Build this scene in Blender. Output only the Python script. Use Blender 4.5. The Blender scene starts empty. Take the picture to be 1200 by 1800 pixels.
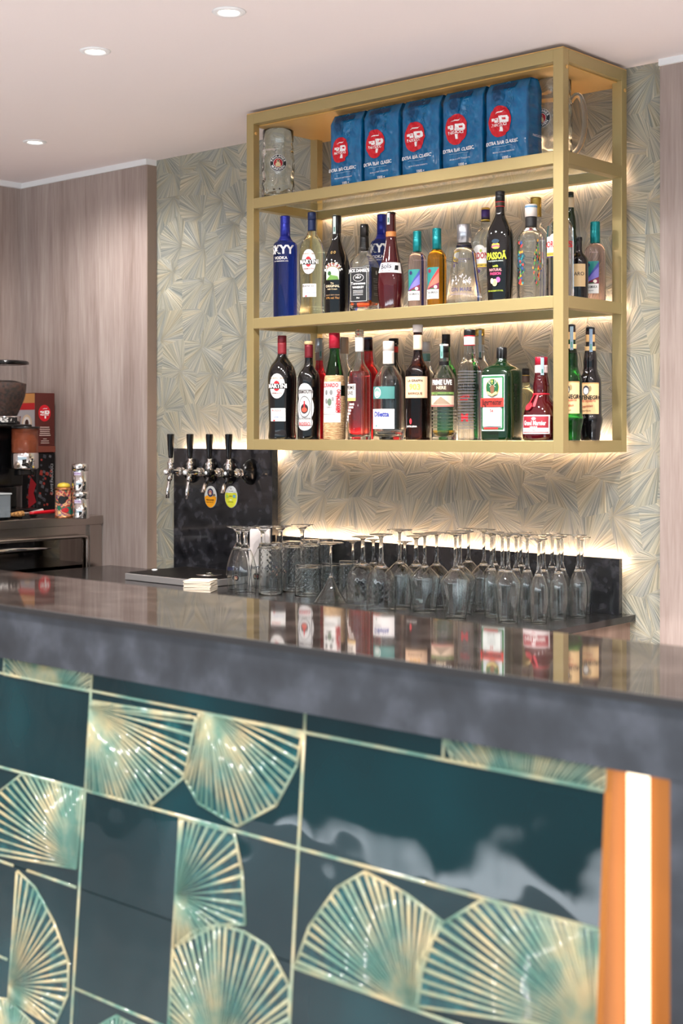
import bpy, bmesh, math, random
from mathutils import Vector, Matrix, noise
random.seed(7)
C = bpy.context.scene
PI = math.pi

# ------------------------------------------------------------------ camera, world, exposure
EYE = 1.45
CO, SI, FPX = .6665, .7455, 2468.0       # view direction against the back wall, focal length in pixels
cam = bpy.data.cameras.new('camera'); camo = bpy.data.objects.new('camera', cam)
C.collection.objects.link(camo); C.camera = camo
camo.location = (0, 0, EYE); camo.rotation_euler = (PI/2, 0, math.radians(41.8))
cam.sensor_fit = 'AUTO'; cam.sensor_width = 36; cam.lens = FPX/1800*36
cam.shift_y = -140/1800
cam.clip_start = .05
cam.dof.use_dof = True; cam.dof.focus_distance = 4.75; cam.dof.aperture_fstop = 5.0
C.view_settings.view_transform = 'Standard'; C.view_settings.look = 'None'
C.view_settings.gamma = 1; C.view_settings.use_curve_mapping = False
C.view_settings.exposure = 0.14
try:
    cy = C.cycles
    cy.max_bounces = 24; cy.transmission_bounces = 24; cy.glossy_bounces = 6; cy.diffuse_bounces = 4
    cy.transparent_max_bounces = 24; cy.caustics_reflective = False; cy.caustics_refractive = False
    cy.use_denoising = True; cy.blur_glossy = .5; cy.sample_clamp_indirect = 6
except Exception: pass

W = bpy.data.worlds.new('world'); C.world = W; W.use_nodes = True
DAY = 3.9
def build_world():
    nt = W.node_tree; n = nt.nodes; l = nt.links; n.clear()
    tc = n.new('ShaderNodeTexCoord'); sp = n.new('ShaderNodeSeparateXYZ'); l.new(tc.outputs['Generated'], sp.inputs[0])
    nz = n.new('ShaderNodeTexNoise'); nz.inputs['Scale'].default_value = 13; l.new(tc.outputs['Generated'], nz.inputs[0])
    ad = n.new('ShaderNodeMath'); ad.operation = 'MULTIPLY_ADD'; ad.inputs[1].default_value = .08
    l.new(nz.outputs[0], ad.inputs[0]); l.new(sp.outputs[2], ad.inputs[2])
    cr = n.new('ShaderNodeValToRGB'); e = cr.color_ramp.elements
    mr = n.new('ShaderNodeMapRange'); mr.inputs[1].default_value = -.5; mr.inputs[2].default_value = .7
    l.new(ad.outputs[0], mr.inputs[0]); l.new(mr.outputs[0], cr.inputs[0])
    e[0].position = 0; e[0].color = (.28, .28, .29, 1); e[1].position = 1; e[1].color = (.75, .87, 1.0, 1)
    for p, c in ((.258, (.36, .36, .36, 1)), (.272, (2.4, 2.6, 2.8, 1)), (.292, (2.4, 2.6, 2.8, 1)), (.310, (.16, .19, .20, 1)), (.56, (.13, .17, .20, 1)), (.62, (1.1, 1.2, 1.3, 1))):
        q = e.new(p); q.color = c
    bg = n.new('ShaderNodeBackground'); bg.inputs[1].default_value = DAY; l.new(cr.outputs[0], bg.inputs[0])
    o = n.new('ShaderNodeOutputWorld'); l.new(bg.outputs[0], o.inputs[0])
build_world()
LED_E = 50.0        # shelf and backsplash strips
NICHE_E = 2.2
SPOT_W = 100.0

# ------------------------------------------------------------------ helpers
def at(px, y):
    'distance along the view and x of the point at depth y in picture column px'
    u = (px-600)/FPX; d = y/(SI+CO*u); return d, d*(-CO+SI*u)
def zat(py, d): return EYE+(760-py)*d/FPX
def ground(px, py, z):
    d = (EYE-z)*FPX/(py-760); u = (px-600)/FPX; return d, d*(-CO+SI*u), d*(SI+CO*u)

def lin(c):
    r = []
    for v in c:
        v = v/255; r.append(v/12.92 if v <= .04045 else ((v+.055)/1.055)**2.4)
    return (*r, 1)
MATS = {}
def mat(name, col=(200, 200, 200), rough=.5, metal=0, trans=0, ior=1.45, coat=0, emit=None, es=0, spec=None, alpha=None):
    if name in MATS: return MATS[name]
    m = bpy.data.materials.new(name); m.use_nodes = True
    b = m.node_tree.nodes['Principled BSDF']
    b.inputs['Base Color'].default_value = lin(col)
    b.inputs['Roughness'].default_value = rough; b.inputs['Metallic'].default_value = metal
    b.inputs['Transmission Weight'].default_value = trans; b.inputs['IOR'].default_value = ior
    b.inputs['Coat Weight'].default_value = coat
    if spec is not None: b.inputs['Specular IOR Level'].default_value = spec
    if alpha is not None: b.inputs['Alpha'].default_value = alpha
    if emit: b.inputs['Emission Color'].default_value = (*emit, 1); b.inputs['Emission Strength'].default_value = es
    MATS[name] = m; return m
def ink(c): return mat('print_%d_%d_%d' % tuple(c), c, .45)
def nodes(m): return m.node_tree.nodes, m.node_tree.links, m.node_tree.nodes['Principled BSDF']
def ramp(n, stops):
    cr = n.new('ShaderNodeValToRGB'); e = cr.color_ramp.elements
    e[0].position = stops[0][0]; e[0].color = lin(stops[0][1]); e[1].position = stops[-1][0]; e[1].color = lin(stops[-1][1])
    for p, c in stops[1:-1]: q = e.new(p); q.color = lin(c)
    return cr
def mth(n, l, op, a, b=None, c=None):
    m = n.new('ShaderNodeMath'); m.operation = op
    for i, v in enumerate((a, b, c)):
        if v is None: continue
        if isinstance(v, (int, float)): m.inputs[i].default_value = v
        else: l.new(v, m.inputs[i])
    return m.outputs[0]
def noisy(name, stops, scale=(1, 1, 1), ns=5, detail=4, rough=.5, metal=0, bump=0, coat=0, spec=None, distort=0, coatr=.03):
    if name in MATS: return MATS[name]
    m = mat(name, rough=rough, metal=metal, coat=coat, spec=spec); n, l, b = nodes(m)
    b.inputs['Coat Roughness'].default_value = coatr
    tc = n.new('ShaderNodeTexCoord'); mp = n.new('ShaderNodeMapping'); mp.inputs['Scale'].default_value = scale
    l.new(tc.outputs['Object'], mp.inputs[0])
    nz = n.new('ShaderNodeTexNoise'); nz.inputs['Scale'].default_value = ns; nz.inputs['Detail'].default_value = detail
    nz.inputs['Distortion'].default_value = distort
    l.new(mp.outputs[0], nz.inputs[0]); cr = ramp(n, stops); l.new(nz.outputs[0], cr.inputs[0]); l.new(cr.outputs[0], b.inputs['Base Color'])
    if bump:
        bp = n.new('ShaderNodeBump'); bp.inputs['Strength'].default_value = bump; bp.inputs['Distance'].default_value = .01
        l.new(nz.outputs[0], bp.inputs['Height']); l.new(bp.outputs[0], b.inputs['Normal'])
    return m

GOLD = mat('satin_brass', (180, 162, 114), .36, .6)
GOLDIN = mat('brass_sheet', (228, 184, 112), .35, .45)
STEEL = mat('brushed_steel', (186, 176, 168), .26, 1)
CHROME = mat('chrome', (225, 222, 220), .06, 1)
BLACK = mat('black_plastic', (10, 10, 11), .18)
BLACKM = mat('black_matte', (16, 16, 17), .5)
WHITE = mat('white_paint', (232, 232, 232), .5)
CREAM = mat('cream_paper', (222, 208, 188), .8)
GLASS = mat('clear_glass', (250, 252, 251), 0.0, trans=1, ior=1.45)
SHELFGLASS = mat('shelf_glass', (243, 250, 247), 0.0, trans=1, ior=1.45)
CEIL = mat('ceiling_paint', (238, 228, 226), .75)
LEDM = mat('led_warm', (255, 220, 170), .5, emit=(1, .68, .49), es=LED_E)

def mixed_stone(name, dark, light, ns, rough, coat, coatr=.03):
    return noisy(name, [(.30, dark), (.52, tuple((a*2+b)//3 for a, b in zip(dark, light))), (.78, light)], ns=ns, detail=5, rough=rough, coat=coat, coatr=coatr)
FASCIA = mixed_stone('dark_leathered_stone', (27, 29, 34), (74, 77, 85), 15, .5, 0)
TOPST = mixed_stone('polished_dark_stone', (40, 34, 32), (72, 64, 60), 18, .035, 0, .02)
TOPST.node_tree.nodes['Principled BSDF'].inputs['Specular IOR Level'].default_value = .36
TAPST = mixed_stone('black_speckled_stone', (13, 13, 16), (70, 70, 76), 26, .18, .6, .05)
BLKST = mixed_stone('black_counter_stone', (14, 13, 13), (56, 54, 54), 18, .22, .3, .1)

def wood_mat():
    m = mat('grey_rose_wood', rough=.42); n, l, b = nodes(m)
    tc = n.new('ShaderNodeTexCoord'); mp = n.new('ShaderNodeMapping'); mp.inputs['Scale'].default_value = (1, 1, .055)
    l.new(tc.outputs['Object'], mp.inputs[0])
    a = n.new('ShaderNodeTexNoise'); a.inputs['Scale'].default_value = 9; a.inputs['Detail'].default_value = 6; a.inputs['Distortion'].default_value = 1.6
    a.inputs['Roughness'].default_value = .6
    l.new(mp.outputs[0], a.inputs[0])
    f = n.new('ShaderNodeTexNoise'); f.inputs['Scale'].default_value = 120; f.inputs['Detail'].default_value = 3; l.new(mp.outputs[0], f.inputs[0])
    s = mth(n, l, 'MULTIPLY_ADD', f.outputs[0], .34, mth(n, l, 'MULTIPLY', a.outputs[0], .66))
    cr = ramp(n, [(.30, (134, 117, 109)), (.45, (156, 140, 133)), (.56, (168, 153, 146)), (.72, (184, 172, 165))]); l.new(s, cr.inputs[0])
    l.new(cr.outputs[0], b.inputs['Base Color'])
    return m
WOOD = wood_mat()

def wallpaper():
    m = mat('fan_marquetry', rough=.42); n, l, b = nodes(m)
    b.inputs['Metallic'].default_value = .12
    tc = n.new('ShaderNodeTexCoord'); sp = n.new('ShaderNodeSeparateXYZ'); l.new(tc.outputs['Object'], sp.inputs[0])
    cx = n.new('ShaderNodeCombineXYZ'); l.new(sp.outputs[0], cx.inputs[0]); l.new(sp.outputs[2], cx.inputs[1])
    vo = n.new('ShaderNodeTexVoronoi'); vo.voronoi_dimensions = '2D'; vo.feature = 'F1'
    vo.inputs['Scale'].default_value = 8.2; vo.inputs['Randomness'].default_value = .72
    l.new(cx.outputs[0], vo.inputs['Vector'])
    # apex of each fan: the centre of the cell pushed to a corner of it
    wn = n.new('ShaderNodeSeparateColor'); l.new(vo.outputs['Color'], wn.inputs[0])
    an = mth(n, l, 'MULTIPLY', mth(n, l, 'FLOOR', mth(n, l, 'MULTIPLY', wn.outputs[0], 4.99)), PI/2)
    an = mth(n, l, 'ADD', an, .78)
    ox = mth(n, l, 'MULTIPLY', mth(n, l, 'COSINE', an), .072); oz = mth(n, l, 'MULTIPLY', mth(n, l, 'SINE', an), .072)
    ps = n.new('ShaderNodeSeparateXYZ'); l.new(vo.outputs['Position'], ps.inputs[0])
    dx = mth(n, l, 'SUBTRACT', mth(n, l, 'SUBTRACT', sp.outputs[0], ps.outputs[0]), ox)
    dz = mth(n, l, 'SUBTRACT', mth(n, l, 'SUBTRACT', sp.outputs[2], ps.outputs[1]), oz)
    ang = mth(n, l, 'ARCTAN2', dz, dx)
    rad = mth(n, l, 'SQRT', mth(n, l, 'ADD', mth(n, l, 'MULTIPLY', dx, dx), mth(n, l, 'MULTIPLY', dz, dz)))
    c2 = n.new('ShaderNodeCombineXYZ'); l.new(mth(n, l, 'MULTIPLY', ang, 30), c2.inputs[0]); l.new(mth(n, l, 'MULTIPLY', rad, 5), c2.inputs[1]); l.new(mth(n, l, 'MULTIPLY', wn.outputs[1], 40), c2.inputs[2])
    nz = n.new('ShaderNodeTexNoise'); nz.inputs['Scale'].default_value = 1.0; nz.inputs['Detail'].default_value = 2.0; l.new(c2.outputs[0], nz.inputs[0])
    c3 = n.new('ShaderNodeCombineXYZ'); l.new(mth(n, l, 'MULTIPLY', ang, 3.2), c3.inputs[0]); l.new(mth(n, l, 'MULTIPLY', wn.outputs[1], 40), c3.inputs[2])
    n2 = n.new('ShaderNodeTexNoise'); n2.inputs['Scale'].default_value = 1.0; n2.inputs['Detail'].default_value = 1; l.new(c3.outputs[0], n2.inputs[0])
    cr = ramp(n, [(.28, (96, 98, 90)), (.40, (131, 132, 123)), (.50, (158, 155, 143)), (.60, (182, 174, 156)), (.74, (210, 198, 173))]); l.new(nz.outputs[0], cr.inputs[0])
    c4 = ramp(n, [(.36, (138, 150, 150)), (.52, (164, 167, 150)), (.68, (190, 178, 142))]); l.new(n2.outputs[0], c4.inputs[0])
    mx = n.new('ShaderNodeMix'); mx.data_type = 'RGBA'; mx.blend_type = 'MIX'; mx.inputs[0].default_value = .36
    l.new(cr.outputs[0], mx.inputs[6]); l.new(c4.outputs[0], mx.inputs[7]); l.new(mx.outputs[2], b.inputs['Base Color'])
    bp = n.new('ShaderNodeBump'); bp.inputs['Strength'].default_value = .7; bp.inputs['Distance'].default_value = .004
    l.new(nz.outputs[0], bp.inputs['Height']); l.new(bp.outputs[0], b.inputs['Normal'])
    return m
PAPER = wallpaper()

class MB:
    'collects shapes into one mesh'
    def __init__(s): s.bm = bmesh.new(); s.mats = []
    def mi(s, m):
        if m not in s.mats: s.mats.append(m)
        return s.mats.index(m)
    def _f(s, vs, i, smooth=True):
        try: f = s.bm.faces.new(vs); f.material_index = i; f.smooth = smooth; return f
        except ValueError: return None
    def box(s, a, b, m, bev=0, mtx=None):
        i = s.mi(m); x0, y0, z0 = a; x1, y1, z1 = b
        vs = [s.bm.verts.new(v) for v in ((x0,y0,z0),(x1,y0,z0),(x1,y1,z0),(x0,y1,z0),(x0,y0,z1),(x1,y0,z1),(x1,y1,z1),(x0,y1,z1))]
        fs = [s._f([vs[k] for k in q], i, False) for q in ((3,2,1,0),(4,5,6,7),(0,1,5,4),(1,2,6,5),(2,3,7,6),(3,0,4,7))]
        if bev:
            es = list({e for f in fs for e in f.edges})
            r = bmesh.ops.bevel(s.bm, geom=es, offset=bev, segments=2, affect='EDGES', profile=.5)
            for f in r['faces']: f.material_index = i
            vs = list({v for f in r['faces'] for v in f.verts} | {v for v in vs if v.is_valid})
        if mtx is not None: bmesh.ops.transform(s.bm, matrix=mtx, verts=[v for v in vs if v.is_valid])
        return s
    def lathe(s, prof, m, seg=32, mtx=None, fn=None, cap=True, smooth=True):
        'prof: (r, z) from bottom to top; fn(theta, z, r) -> (x, y) for other sections'
        i = s.mi(m); rings = []; allv = []
        for r, z in prof:
            if r < 1e-6: v = [s.bm.verts.new((0, 0, z))]
            else:
                v = []
                for k in range(seg):
                    t = 2*PI*k/seg
                    x, y = fn(t, z, r) if fn else (r*math.cos(t), r*math.sin(t))
                    v.append(s.bm.verts.new((x, y, z)))
            rings.append(v); allv += v
        for a, b in zip(rings, rings[1:]):
            for k in range(seg):
                k2 = (k+1) % seg
                if len(a) == 1 and len(b) == 1: break
                if len(a) == 1: s._f([a[0], b[k2], b[k]], i, smooth)
                elif len(b) == 1: s._f([a[k], a[k2], b[0]], i, smooth)
                else: s._f([a[k], a[k2], b[k2], b[k]], i, smooth)
        if cap:
            if len(rings[0]) > 2: s._f(rings[0][::-1], i, False)
            if len(rings[-1]) > 2: s._f(rings[-1], i, False)
        if mtx is not None: bmesh.ops.transform(s.bm, matrix=mtx, verts=allv)
        return s
    def tube(s, pts, rad, m, seg=10, cap=True):
        i = s.mi(m); pts = [Vector(p) for p in pts]; n = len(pts)
        if isinstance(rad, (int, float)): rad = [rad]*n
        rings = []; up = None
        for k, p in enumerate(pts):
            t = (pts[min(k+1, n-1)]-pts[max(k-1, 0)]).normalized()
            if up is None: up = Vector((0, 0, 1)) if abs(t.z) < .9 else Vector((1, 0, 0))
            a = t.cross(up).normalized(); bb = a.cross(t).normalized(); up = bb
            rings.append([s.bm.verts.new(p+(a*math.cos(2*PI*j/seg)+bb*math.sin(2*PI*j/seg))*rad[k]) for j in range(seg)])
        for a, b in zip(rings, rings[1:]):
            for j in range(seg): s._f([a[j], a[(j+1) % seg], b[(j+1) % seg], b[j]], i)
        if cap: s._f(rings[0][::-1], i, False); s._f(rings[-1], i, False)
        return s
    def poly(s, pts, m, smooth=False):
        s._f([s.bm.verts.new(p) for p in pts], s.mi(m), smooth); return s
    def prism(s, pts, vec, m):
        i = s.mi(m); v = Vector(vec)
        a = [s.bm.verts.new(p) for p in pts]; b = [s.bm.verts.new(Vector(p)+v) for p in pts]
        s._f(a[::-1], i, False); s._f(b, i, False)
        for k in range(len(a)): s._f([a[k], a[(k+1) % len(a)], b[(k+1) % len(a)], b[k]], i, False)
        return s
    def mesh(s, name):
        bmesh.ops.recalc_face_normals(s.bm, faces=s.bm.faces[:])
        me = bpy.data.meshes.new(name); s.bm.to_mesh(me); s.bm.free()
        for m in s.mats: me.materials.append(m)
        return me
    def build(s, name, parent=None, loc=(0, 0, 0), rz=0, label=None, sharp=None):
        o = bpy.data.objects.new(name, s.mesh(name)); C.collection.objects.link(o)
        o.parent = parent; o.location = loc; o.rotation_euler = (0, 0, rz)
        if label: o['label'] = label
        return o
def tag(o, label=None, cat=None, group=None, kind=None):
    if label: o['label'] = label
    if cat: o['category'] = cat
    if group: o['group'] = group
    if kind: o['kind'] = kind
    return o
def thing(name, label, cat, loc=(0, 0, 0), rz=0, group=None):
    o = bpy.data.objects.new(name, None); C.collection.objects.link(o); o.location = loc; o.rotation_euler = (0, 0, rz)
    o.empty_display_size = .05
    return tag(o, label, cat, group)
def struct(mb, name): return tag(mb.build(name), kind='structure')
def copy_tree(o, parent=None):
    c = o.copy(); C.collection.objects.link(c); c.parent = parent
    for ch in list(o.children): copy_tree(ch, c)
    return c
def smooth_prof(p, it=2):
    for _ in range(it):
        q = [p[0]]
        for (a, b), (c, d) in zip(p, p[1:]):
            q += [(a*.75+c*.25, b*.75+d*.25), (a*.25+c*.75, b*.25+d*.75)]
        q.append(p[-1]); p = q
    return p
ROTX = Matrix.Rotation(PI/2, 4, 'X')       # lathe axis z -> -y
def to_y(x, y, z): return Matrix.Translation((x, y, z)) @ ROTX

# ---- lettering
TXT = {}
def text_polys(st, bold=0):
    key = (st, bold)
    if key in TXT: return TXT[key]
    cu = bpy.data.curves.new('t', 'FONT'); cu.body = st; cu.size = 1; cu.align_x = 'CENTER'; cu.align_y = 'CENTER'
    cu.resolution_u = 2; cu.offset = .018*bold
    ob = bpy.data.objects.new('t', cu)
    me = bpy.data.meshes.new_from_object(ob)
    vs = [(v.co.x, v.co.y) for v in me.vertices]; fs = [tuple(p.vertices) for p in me.polygons]
    bpy.data.objects.remove(ob); bpy.data.meshes.remove(me); bpy.data.curves.remove(cu)
    TXT[key] = (vs, fs); return TXT[key]
class Print:
    'flat artwork laid on a surface; surf(u, v, eps) -> xyz'
    def __init__(s, surf, step=.006, vstep=None, e0=.0006):
        s.cuts = []; s.surf = surf; s.step = step; s.vstep = vstep; s.V = []; s.F = []; s.M = []; s.mats = []; s.e = e0
    def _add(s, vs, fs, col):
        m = col if not isinstance(col, tuple) else ink(col)
        if m not in s.mats: s.mats.append(m)
        b = len(s.V); s.V += [s.surf(u, v, s.e) for u, v in vs]
        s.F += [tuple(b+k for k in f) for f in fs]; s.M += [s.mats.index(m)]*len(fs)
        s.e += .00022
    def poly(s, pts, col):
        bm = bmesh.new(); bm.faces.new([bm.verts.new((u, v, 0)) for u, v in pts])
        us = [p[0] for p in pts]; vv = [p[1] for p in pts]
        for lo, hi, ax, st in ((min(us), max(us), (1, 0, 0), s.step), (min(vv), max(vv), (0, 1, 0), s.vstep)):
            if not st: continue
            k = int((hi-lo)/st)
            for j in range(1, k+1):
                q = lo+(hi-lo)*j/(k+1)
                bmesh.ops.bisect_plane(bm, geom=bm.verts[:]+bm.edges[:]+bm.faces[:], plane_co=(q*ax[0], q*ax[1], 0), plane_no=ax)
        bm.verts.index_update()
        s._add([(v.co.x, v.co.y) for v in bm.verts], [tuple(v.index for v in f.verts) for f in bm.faces], col); bm.free()
    def rect(s, u, v, w, h, col): s.poly([(u-w/2, v-h/2), (u+w/2, v-h/2), (u+w/2, v+h/2), (u-w/2, v+h/2)], col)
    def frame(s, u, v, w, h, t, col):
        for a in ((u, v+h/2, w, t), (u, v-h/2, w, t), (u-w/2, v, t, h), (u+w/2, v, t, h)): s.rect(*a, col)
    def ell(s, u, v, w, h, col, n=24): s.poly([(u+w/2*math.cos(2*PI*k/n), v+h/2*math.sin(2*PI*k/n)) for k in range(n)], col)
    def text(s, u, v, size, st, col, bold=1, sx=1, rot=0, arc=None):
        if arc:      # letters round a circle of radius arc, centred on angle rot
            n = len(st); d = size*.72/abs(arc)
            for k, ch in enumerate(st):
                t = rot+(-(n-1)/2+k)*d*(1 if arc > 0 else -1)
                vs, fs = text_polys(ch, bold); ca, sa = math.cos(-t), math.sin(-t)
                R = abs(arc); cu, cv = u+R*math.sin(t), v+R*math.cos(t)
                if arc < 0: ca, sa = math.cos(-t+PI), math.sin(-t+PI)
                s._add([(cu+(x*ca-y*sa)*size, cv+(x*sa+y*ca)*size) for x, y in vs], fs, col); s.e -= .00022
            s.e += .00022; return
        vs, fs = text_polys(st, bold); ca, sa = math.cos(rot)*size, math.sin(rot)*size
        s._add([(u+x*sx*ca-y*sa, v+x*sx*sa+y*ca) for x, y in vs], fs, col)
    def cut(s): s.cuts.append((s.V, s.F, s.M, list(s.mats))); s.V, s.F, s.M, s.mats = [], [], [], []
    def build(s, name, parent, label=None, loc=(0, 0, 0), rz=0):
        s.cuts.append((s.V, s.F, s.M, s.mats))
        for s.V, s.F, s.M, s.mats in s.cuts:
            if s.V: o = s._build(name, parent, label, loc, rz)
        return o
    def _build(s, name, parent, label=None, loc=(0, 0, 0), rz=0):
        me = bpy.data.meshes.new(name); me.from_pydata(s.V, [], s.F); me.update()
        for m in s.mats: me.materials.append(m)
        me.polygons.foreach_set('material_index', s.M)
        o = bpy.data.objects.new(name, me); C.collection.objects.link(o); o.parent = parent; o.location = loc; o.rotation_euler = (0, 0, rz)
        if label: o['label'] = label
        return o

# ------------------------------------------------------------------ the room
CZ = EYE+1.154; WY = 3.92; LX = -5.46
struct(MB().box((LX-.2, WY, 0), (3.0, WY+.15, CZ+.1), PAPER), 'wall_back')
struct(MB().box((LX-.15, -2.2, 0), (LX, WY, CZ+.1), WOOD), 'wall_left')
struct(MB().box((2.6, 0.5, 0), (2.75, WY, CZ+.1), mat('plain_wall', (205, 200, 196), .7)), 'wall_right')
struct(MB().box((LX-.2, -2.4, CZ), (3.0, WY+.15, CZ+.15), CEIL), 'ceiling')
struct(MB().box((LX-.2, -2.2, -.12), (3.0, WY+.15, 0), noisy('floor_stone', [(.3, (208, 204, 202)), (.7, (228, 224, 221))], ns=3, rough=.35)), 'floor')
PX0 = at(275, WY)[1]; PX1 = at(1165, WY)[1]
EDGE = mat('panel_edge', (150, 132, 120), .35)
mb = MB().box((LX, WY-.05, 0), (PX0-.004, WY, CZ-.024), WOOD); mb.box((PX0-.004, WY-.05, 0), (PX0, WY, CZ-.024), EDGE); struct(mb, 'wall_panel_left')
mb = MB().box((PX1, WY-.02, 0), (2.6, WY, CZ-.02), WOOD); struct(mb, 'wall_panel_right')
struct(MB().box((LX, WY-.058, CZ-.024), (PX0, WY, CZ), WHITE), 'trim_1')
struct(MB().box((LX, -2.1, CZ-.024), (LX+.02, WY-.058, CZ), WHITE), 'trim_2')
struct(MB().box((PX1, WY-.03, CZ-.02), (2.6, WY, CZ), WHITE), 'trim_3')

# downlights
DLE = mat('lamp_lens', (255, 250, 240), .5, emit=(1, .9, .78), es=9)
def downlight(x, y, label, pw=1.0):
    t = thing('downlight', label, 'ceiling light', (x, y, CZ), 0, 'recessed downlights in the ceiling')
    MB().lathe([(.028, 0), (.046, -.0), (.047, -.002), (.043, -.005), (.033, -.006), (.028, -.003), (.028, 0)], WHITE, 40, cap=False).build('trim_ring', t)
    MB().lathe([(0, -.0025), (.0275, -.0025), (.0275, -.0005), (0, -.0005)], DLE, 32, cap=False).build('lens', t)
    L = bpy.data.lights.new('downlight_lamp', 'SPOT'); L.energy = SPOT_W*pw; L.color = (1, .955, .92); L.spot_size = 2.75; L.spot_blend = .8; L.shadow_soft_size = .03
    o = bpy.data.objects.new('lamp', L); C.collection.objects.link(o); o.parent = t; o.location = (0, 0, -.02)
downlight(-2.795, 2.663, 'round white recessed downlight nearest the brass shelf, top centre', .75)
downlight(-3.384, 2.668, 'round white recessed downlight, middle one of the three lit', .7)
downlight(-4.622, 3.344, 'round white recessed downlight nearest the wood panelled corner', .45)
for x, q in ((-2.2, 'just past the left part of the brass shelf'), (-1.55, 'right of the brass shelf'), (-.9, 'before the right hand wood panel'), (-.2, 'last of the row over the bar')): downlight(x, 2.66, 'unseen fill downlight added over the bar aisle, '+q)  # fill lamps added out of view, continuing the visible row
for x, q in ((-3.4, 'left'), (-2.0, 'middle'), (-.6, 'right')): downlight(x, .9, 'unseen fill downlight added above the guests side of the bar, '+q+' one')  # further unseen lamps, added to brighten the room

# ------------------------------------------------------------------ brass shelf unit
SX0, SX1, SY0, SY1, SZ0, SZ1 = -3.613, -2.278, 3.53, 3.895, 1.388, 2.589
Z1, Z2, Z3 = 2.286, 1.857, 1.425
B = .035; H = .037
sh = thing('wall_shelf', 'brass framed open wall shelf with glass levels holding liquor bottles', 'shelf', (SX0, SY1, SZ0))
def spart(mb, name, **k): return mb.build(name, sh, loc=(-SX0, -SY1, -SZ0), **k)
for x in (SX0, SX1-B):
    for y, dp in ((SY0, .03), (SY1-.03, .03)):
        spart(MB().box((x, y, SZ0), (x+B, y+dp, SZ1), GOLD, .0012), 'post')
for z in (SZ1, Z1, Z2, Z3):
    spart(MB().box((SX0+B, SY0, z-H), (SX1-B, SY0+.03, z), GOLD, .0012), 'front_rail')
    spart(MB().box((SX0+B, SY1-.03, z-H), (SX1-B, SY1, z), GOLD, .0012), 'back_rail')
    for x in (SX0, SX1-B): spart(MB().box((x, SY0+.03, z-H), (x+B, SY1-.03, z), GOLD, .0012), 'side_rail')
spart(MB().box((SX0+.001, SY0+.001, SZ1+.0005), (SX1-.001, SY1, SZ1+.003), GOLDIN), 'cover_plate')
spart(MB().box((SX0+B*.5, SY0+.0305, SZ1-H-.004), (SX1-B*.5, WY-.001, SZ1-H-.0005), GOLDIN), 'top_plate')
for z in (Z1, Z2, Z3):
    spart(MB().box((SX0+B+.001, SY0+.031, z-.008), (SX1-B-.001, SY1-.031, z), SHELFGLASS), 'glass_shelf')
    spart(MB().box((SX0+.03, SY1+.001, z-.014), (SX1-.03, SY1+.006, z-.002), LEDM), 'led_strip')
for x, y, z in ((SX1, SY0+.02, 2.535), (SX1, SY1-.012, 2.525)):
    spart(MB().lathe([(0, 0), (.006, 0), (.006, .002), (.004, .003), (0, .003)], GOLDIN, 16, Matrix.Translation((x, y, z)) @ Matrix.Rotation(PI/2, 4, 'Y'), cap=False), 'bolt')
spart(MB().lathe([(0, 0), (.006, 0), (.006, .002), (.004, .003), (0, .003)], GOLDIN, 16, Matrix.Translation((SX0+B, SY0+.012, 2.52)) @ Matrix.Rotation(PI/2, 4, 'Y'), cap=False), 'bolt')

# ------------------------------------------------------------------ bar counter with tiled front
BX1 = -.15; BF = 1.81; BT = 1.07; FB = .952; BB = 2.262
def tp(x, z, n=0): return (x, 1.83-.075*(FB-z)-n, z)
bar = thing('bar_counter', 'bar counter with dark stone top and teal fan patterned tile front', 'counter', (-1.72, 1.42, 0))
BS = .784; BARM = Matrix.Translation((0, 0, .3132)) @ Matrix.Scale(BS, 4)      # the bar is drawn in pattern units of 0.784 m
def bpart(mb, name, **k):
    bmesh.ops.transform(mb.bm, matrix=BARM, verts=mb.bm.verts[:]); return mb.build(name, bar, loc=(1.72, -1.42, 0), **k)
bpart(MB().box((-4.6, BF, BT-.004), (BX1, BB, BT), TOPST), 'countertop')
bpart(MB().box((-4.6, BF-.004, BT-.0125), (BX1, BF-.0002, BT+.0003), mat('dark_arris', (22, 19, 19), .5)), 'edge_strip')
bpart(MB().box((-4.6, BF+.002, FB), (BX1, BF+.03, BT-.0127), FASCIA), 'fascia')
bpart(MB().box((-4.6, BB-.35, -.3985), (BX1, BB-.33, BT-.0122), BLACKM), 'carcass')
TEAL = mat('dark_teal_glaze', (8, 56, 62), .03, coat=0, spec=.42)
TEAL2 = noisy('light_teal_glaze', [(.35, (2, 42, 47)), (.55, (6, 64, 67)), (.78, (36, 98, 98))], scale=(1, 1, 1), ns=40, detail=3, rough=.1, coat=0)
RIB = noisy('cream_rib_glaze', [(.34, (96, 134, 118)), (.46, (140, 154, 130)), (.58, (176, 168, 132)), (.7, (196, 176, 134))], ns=16, detail=3, rough=.14, coat=0, bump=.2)
n, l, b = nodes(TEAL); 
tc = n.new('ShaderNodeTexCoord'); z1 = n.new('ShaderNodeTexNoise'); z1.inputs['Scale'].default_value = 8; z1.inputs['Detail'].default_value = 1.0
l.new(tc.outputs['Object'], z1.inputs[0]); bp = n.new('ShaderNodeBump'); bp.inputs['Strength'].default_value = .15; bp.inputs['Distance'].default_value = .02
l.new(z1.outputs[0], bp.inputs['Height']); l.new(bp.outputs[0], b.inputs['Normal']); l.new(bp.outputs[0], b.inputs['Coat Normal'])
cr = ramp(n, [(.3, (1, 26, 30)), (.55, (2, 40, 45)), (.75, (3, 60, 66))]); z2 = n.new('ShaderNodeTexNoise'); z2.inputs['Scale'].default_value = 3
l.new(tc.outputs['Object'], z2.inputs[0]); l.new(z2.outputs[0], cr.inputs[0]); l.new(cr.outputs[0], b.inputs['Base Color'])
GXR = -1.105
rows = [.951, .914, .71, .51, .31, .11, -.09, -.29, -.398]
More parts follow.
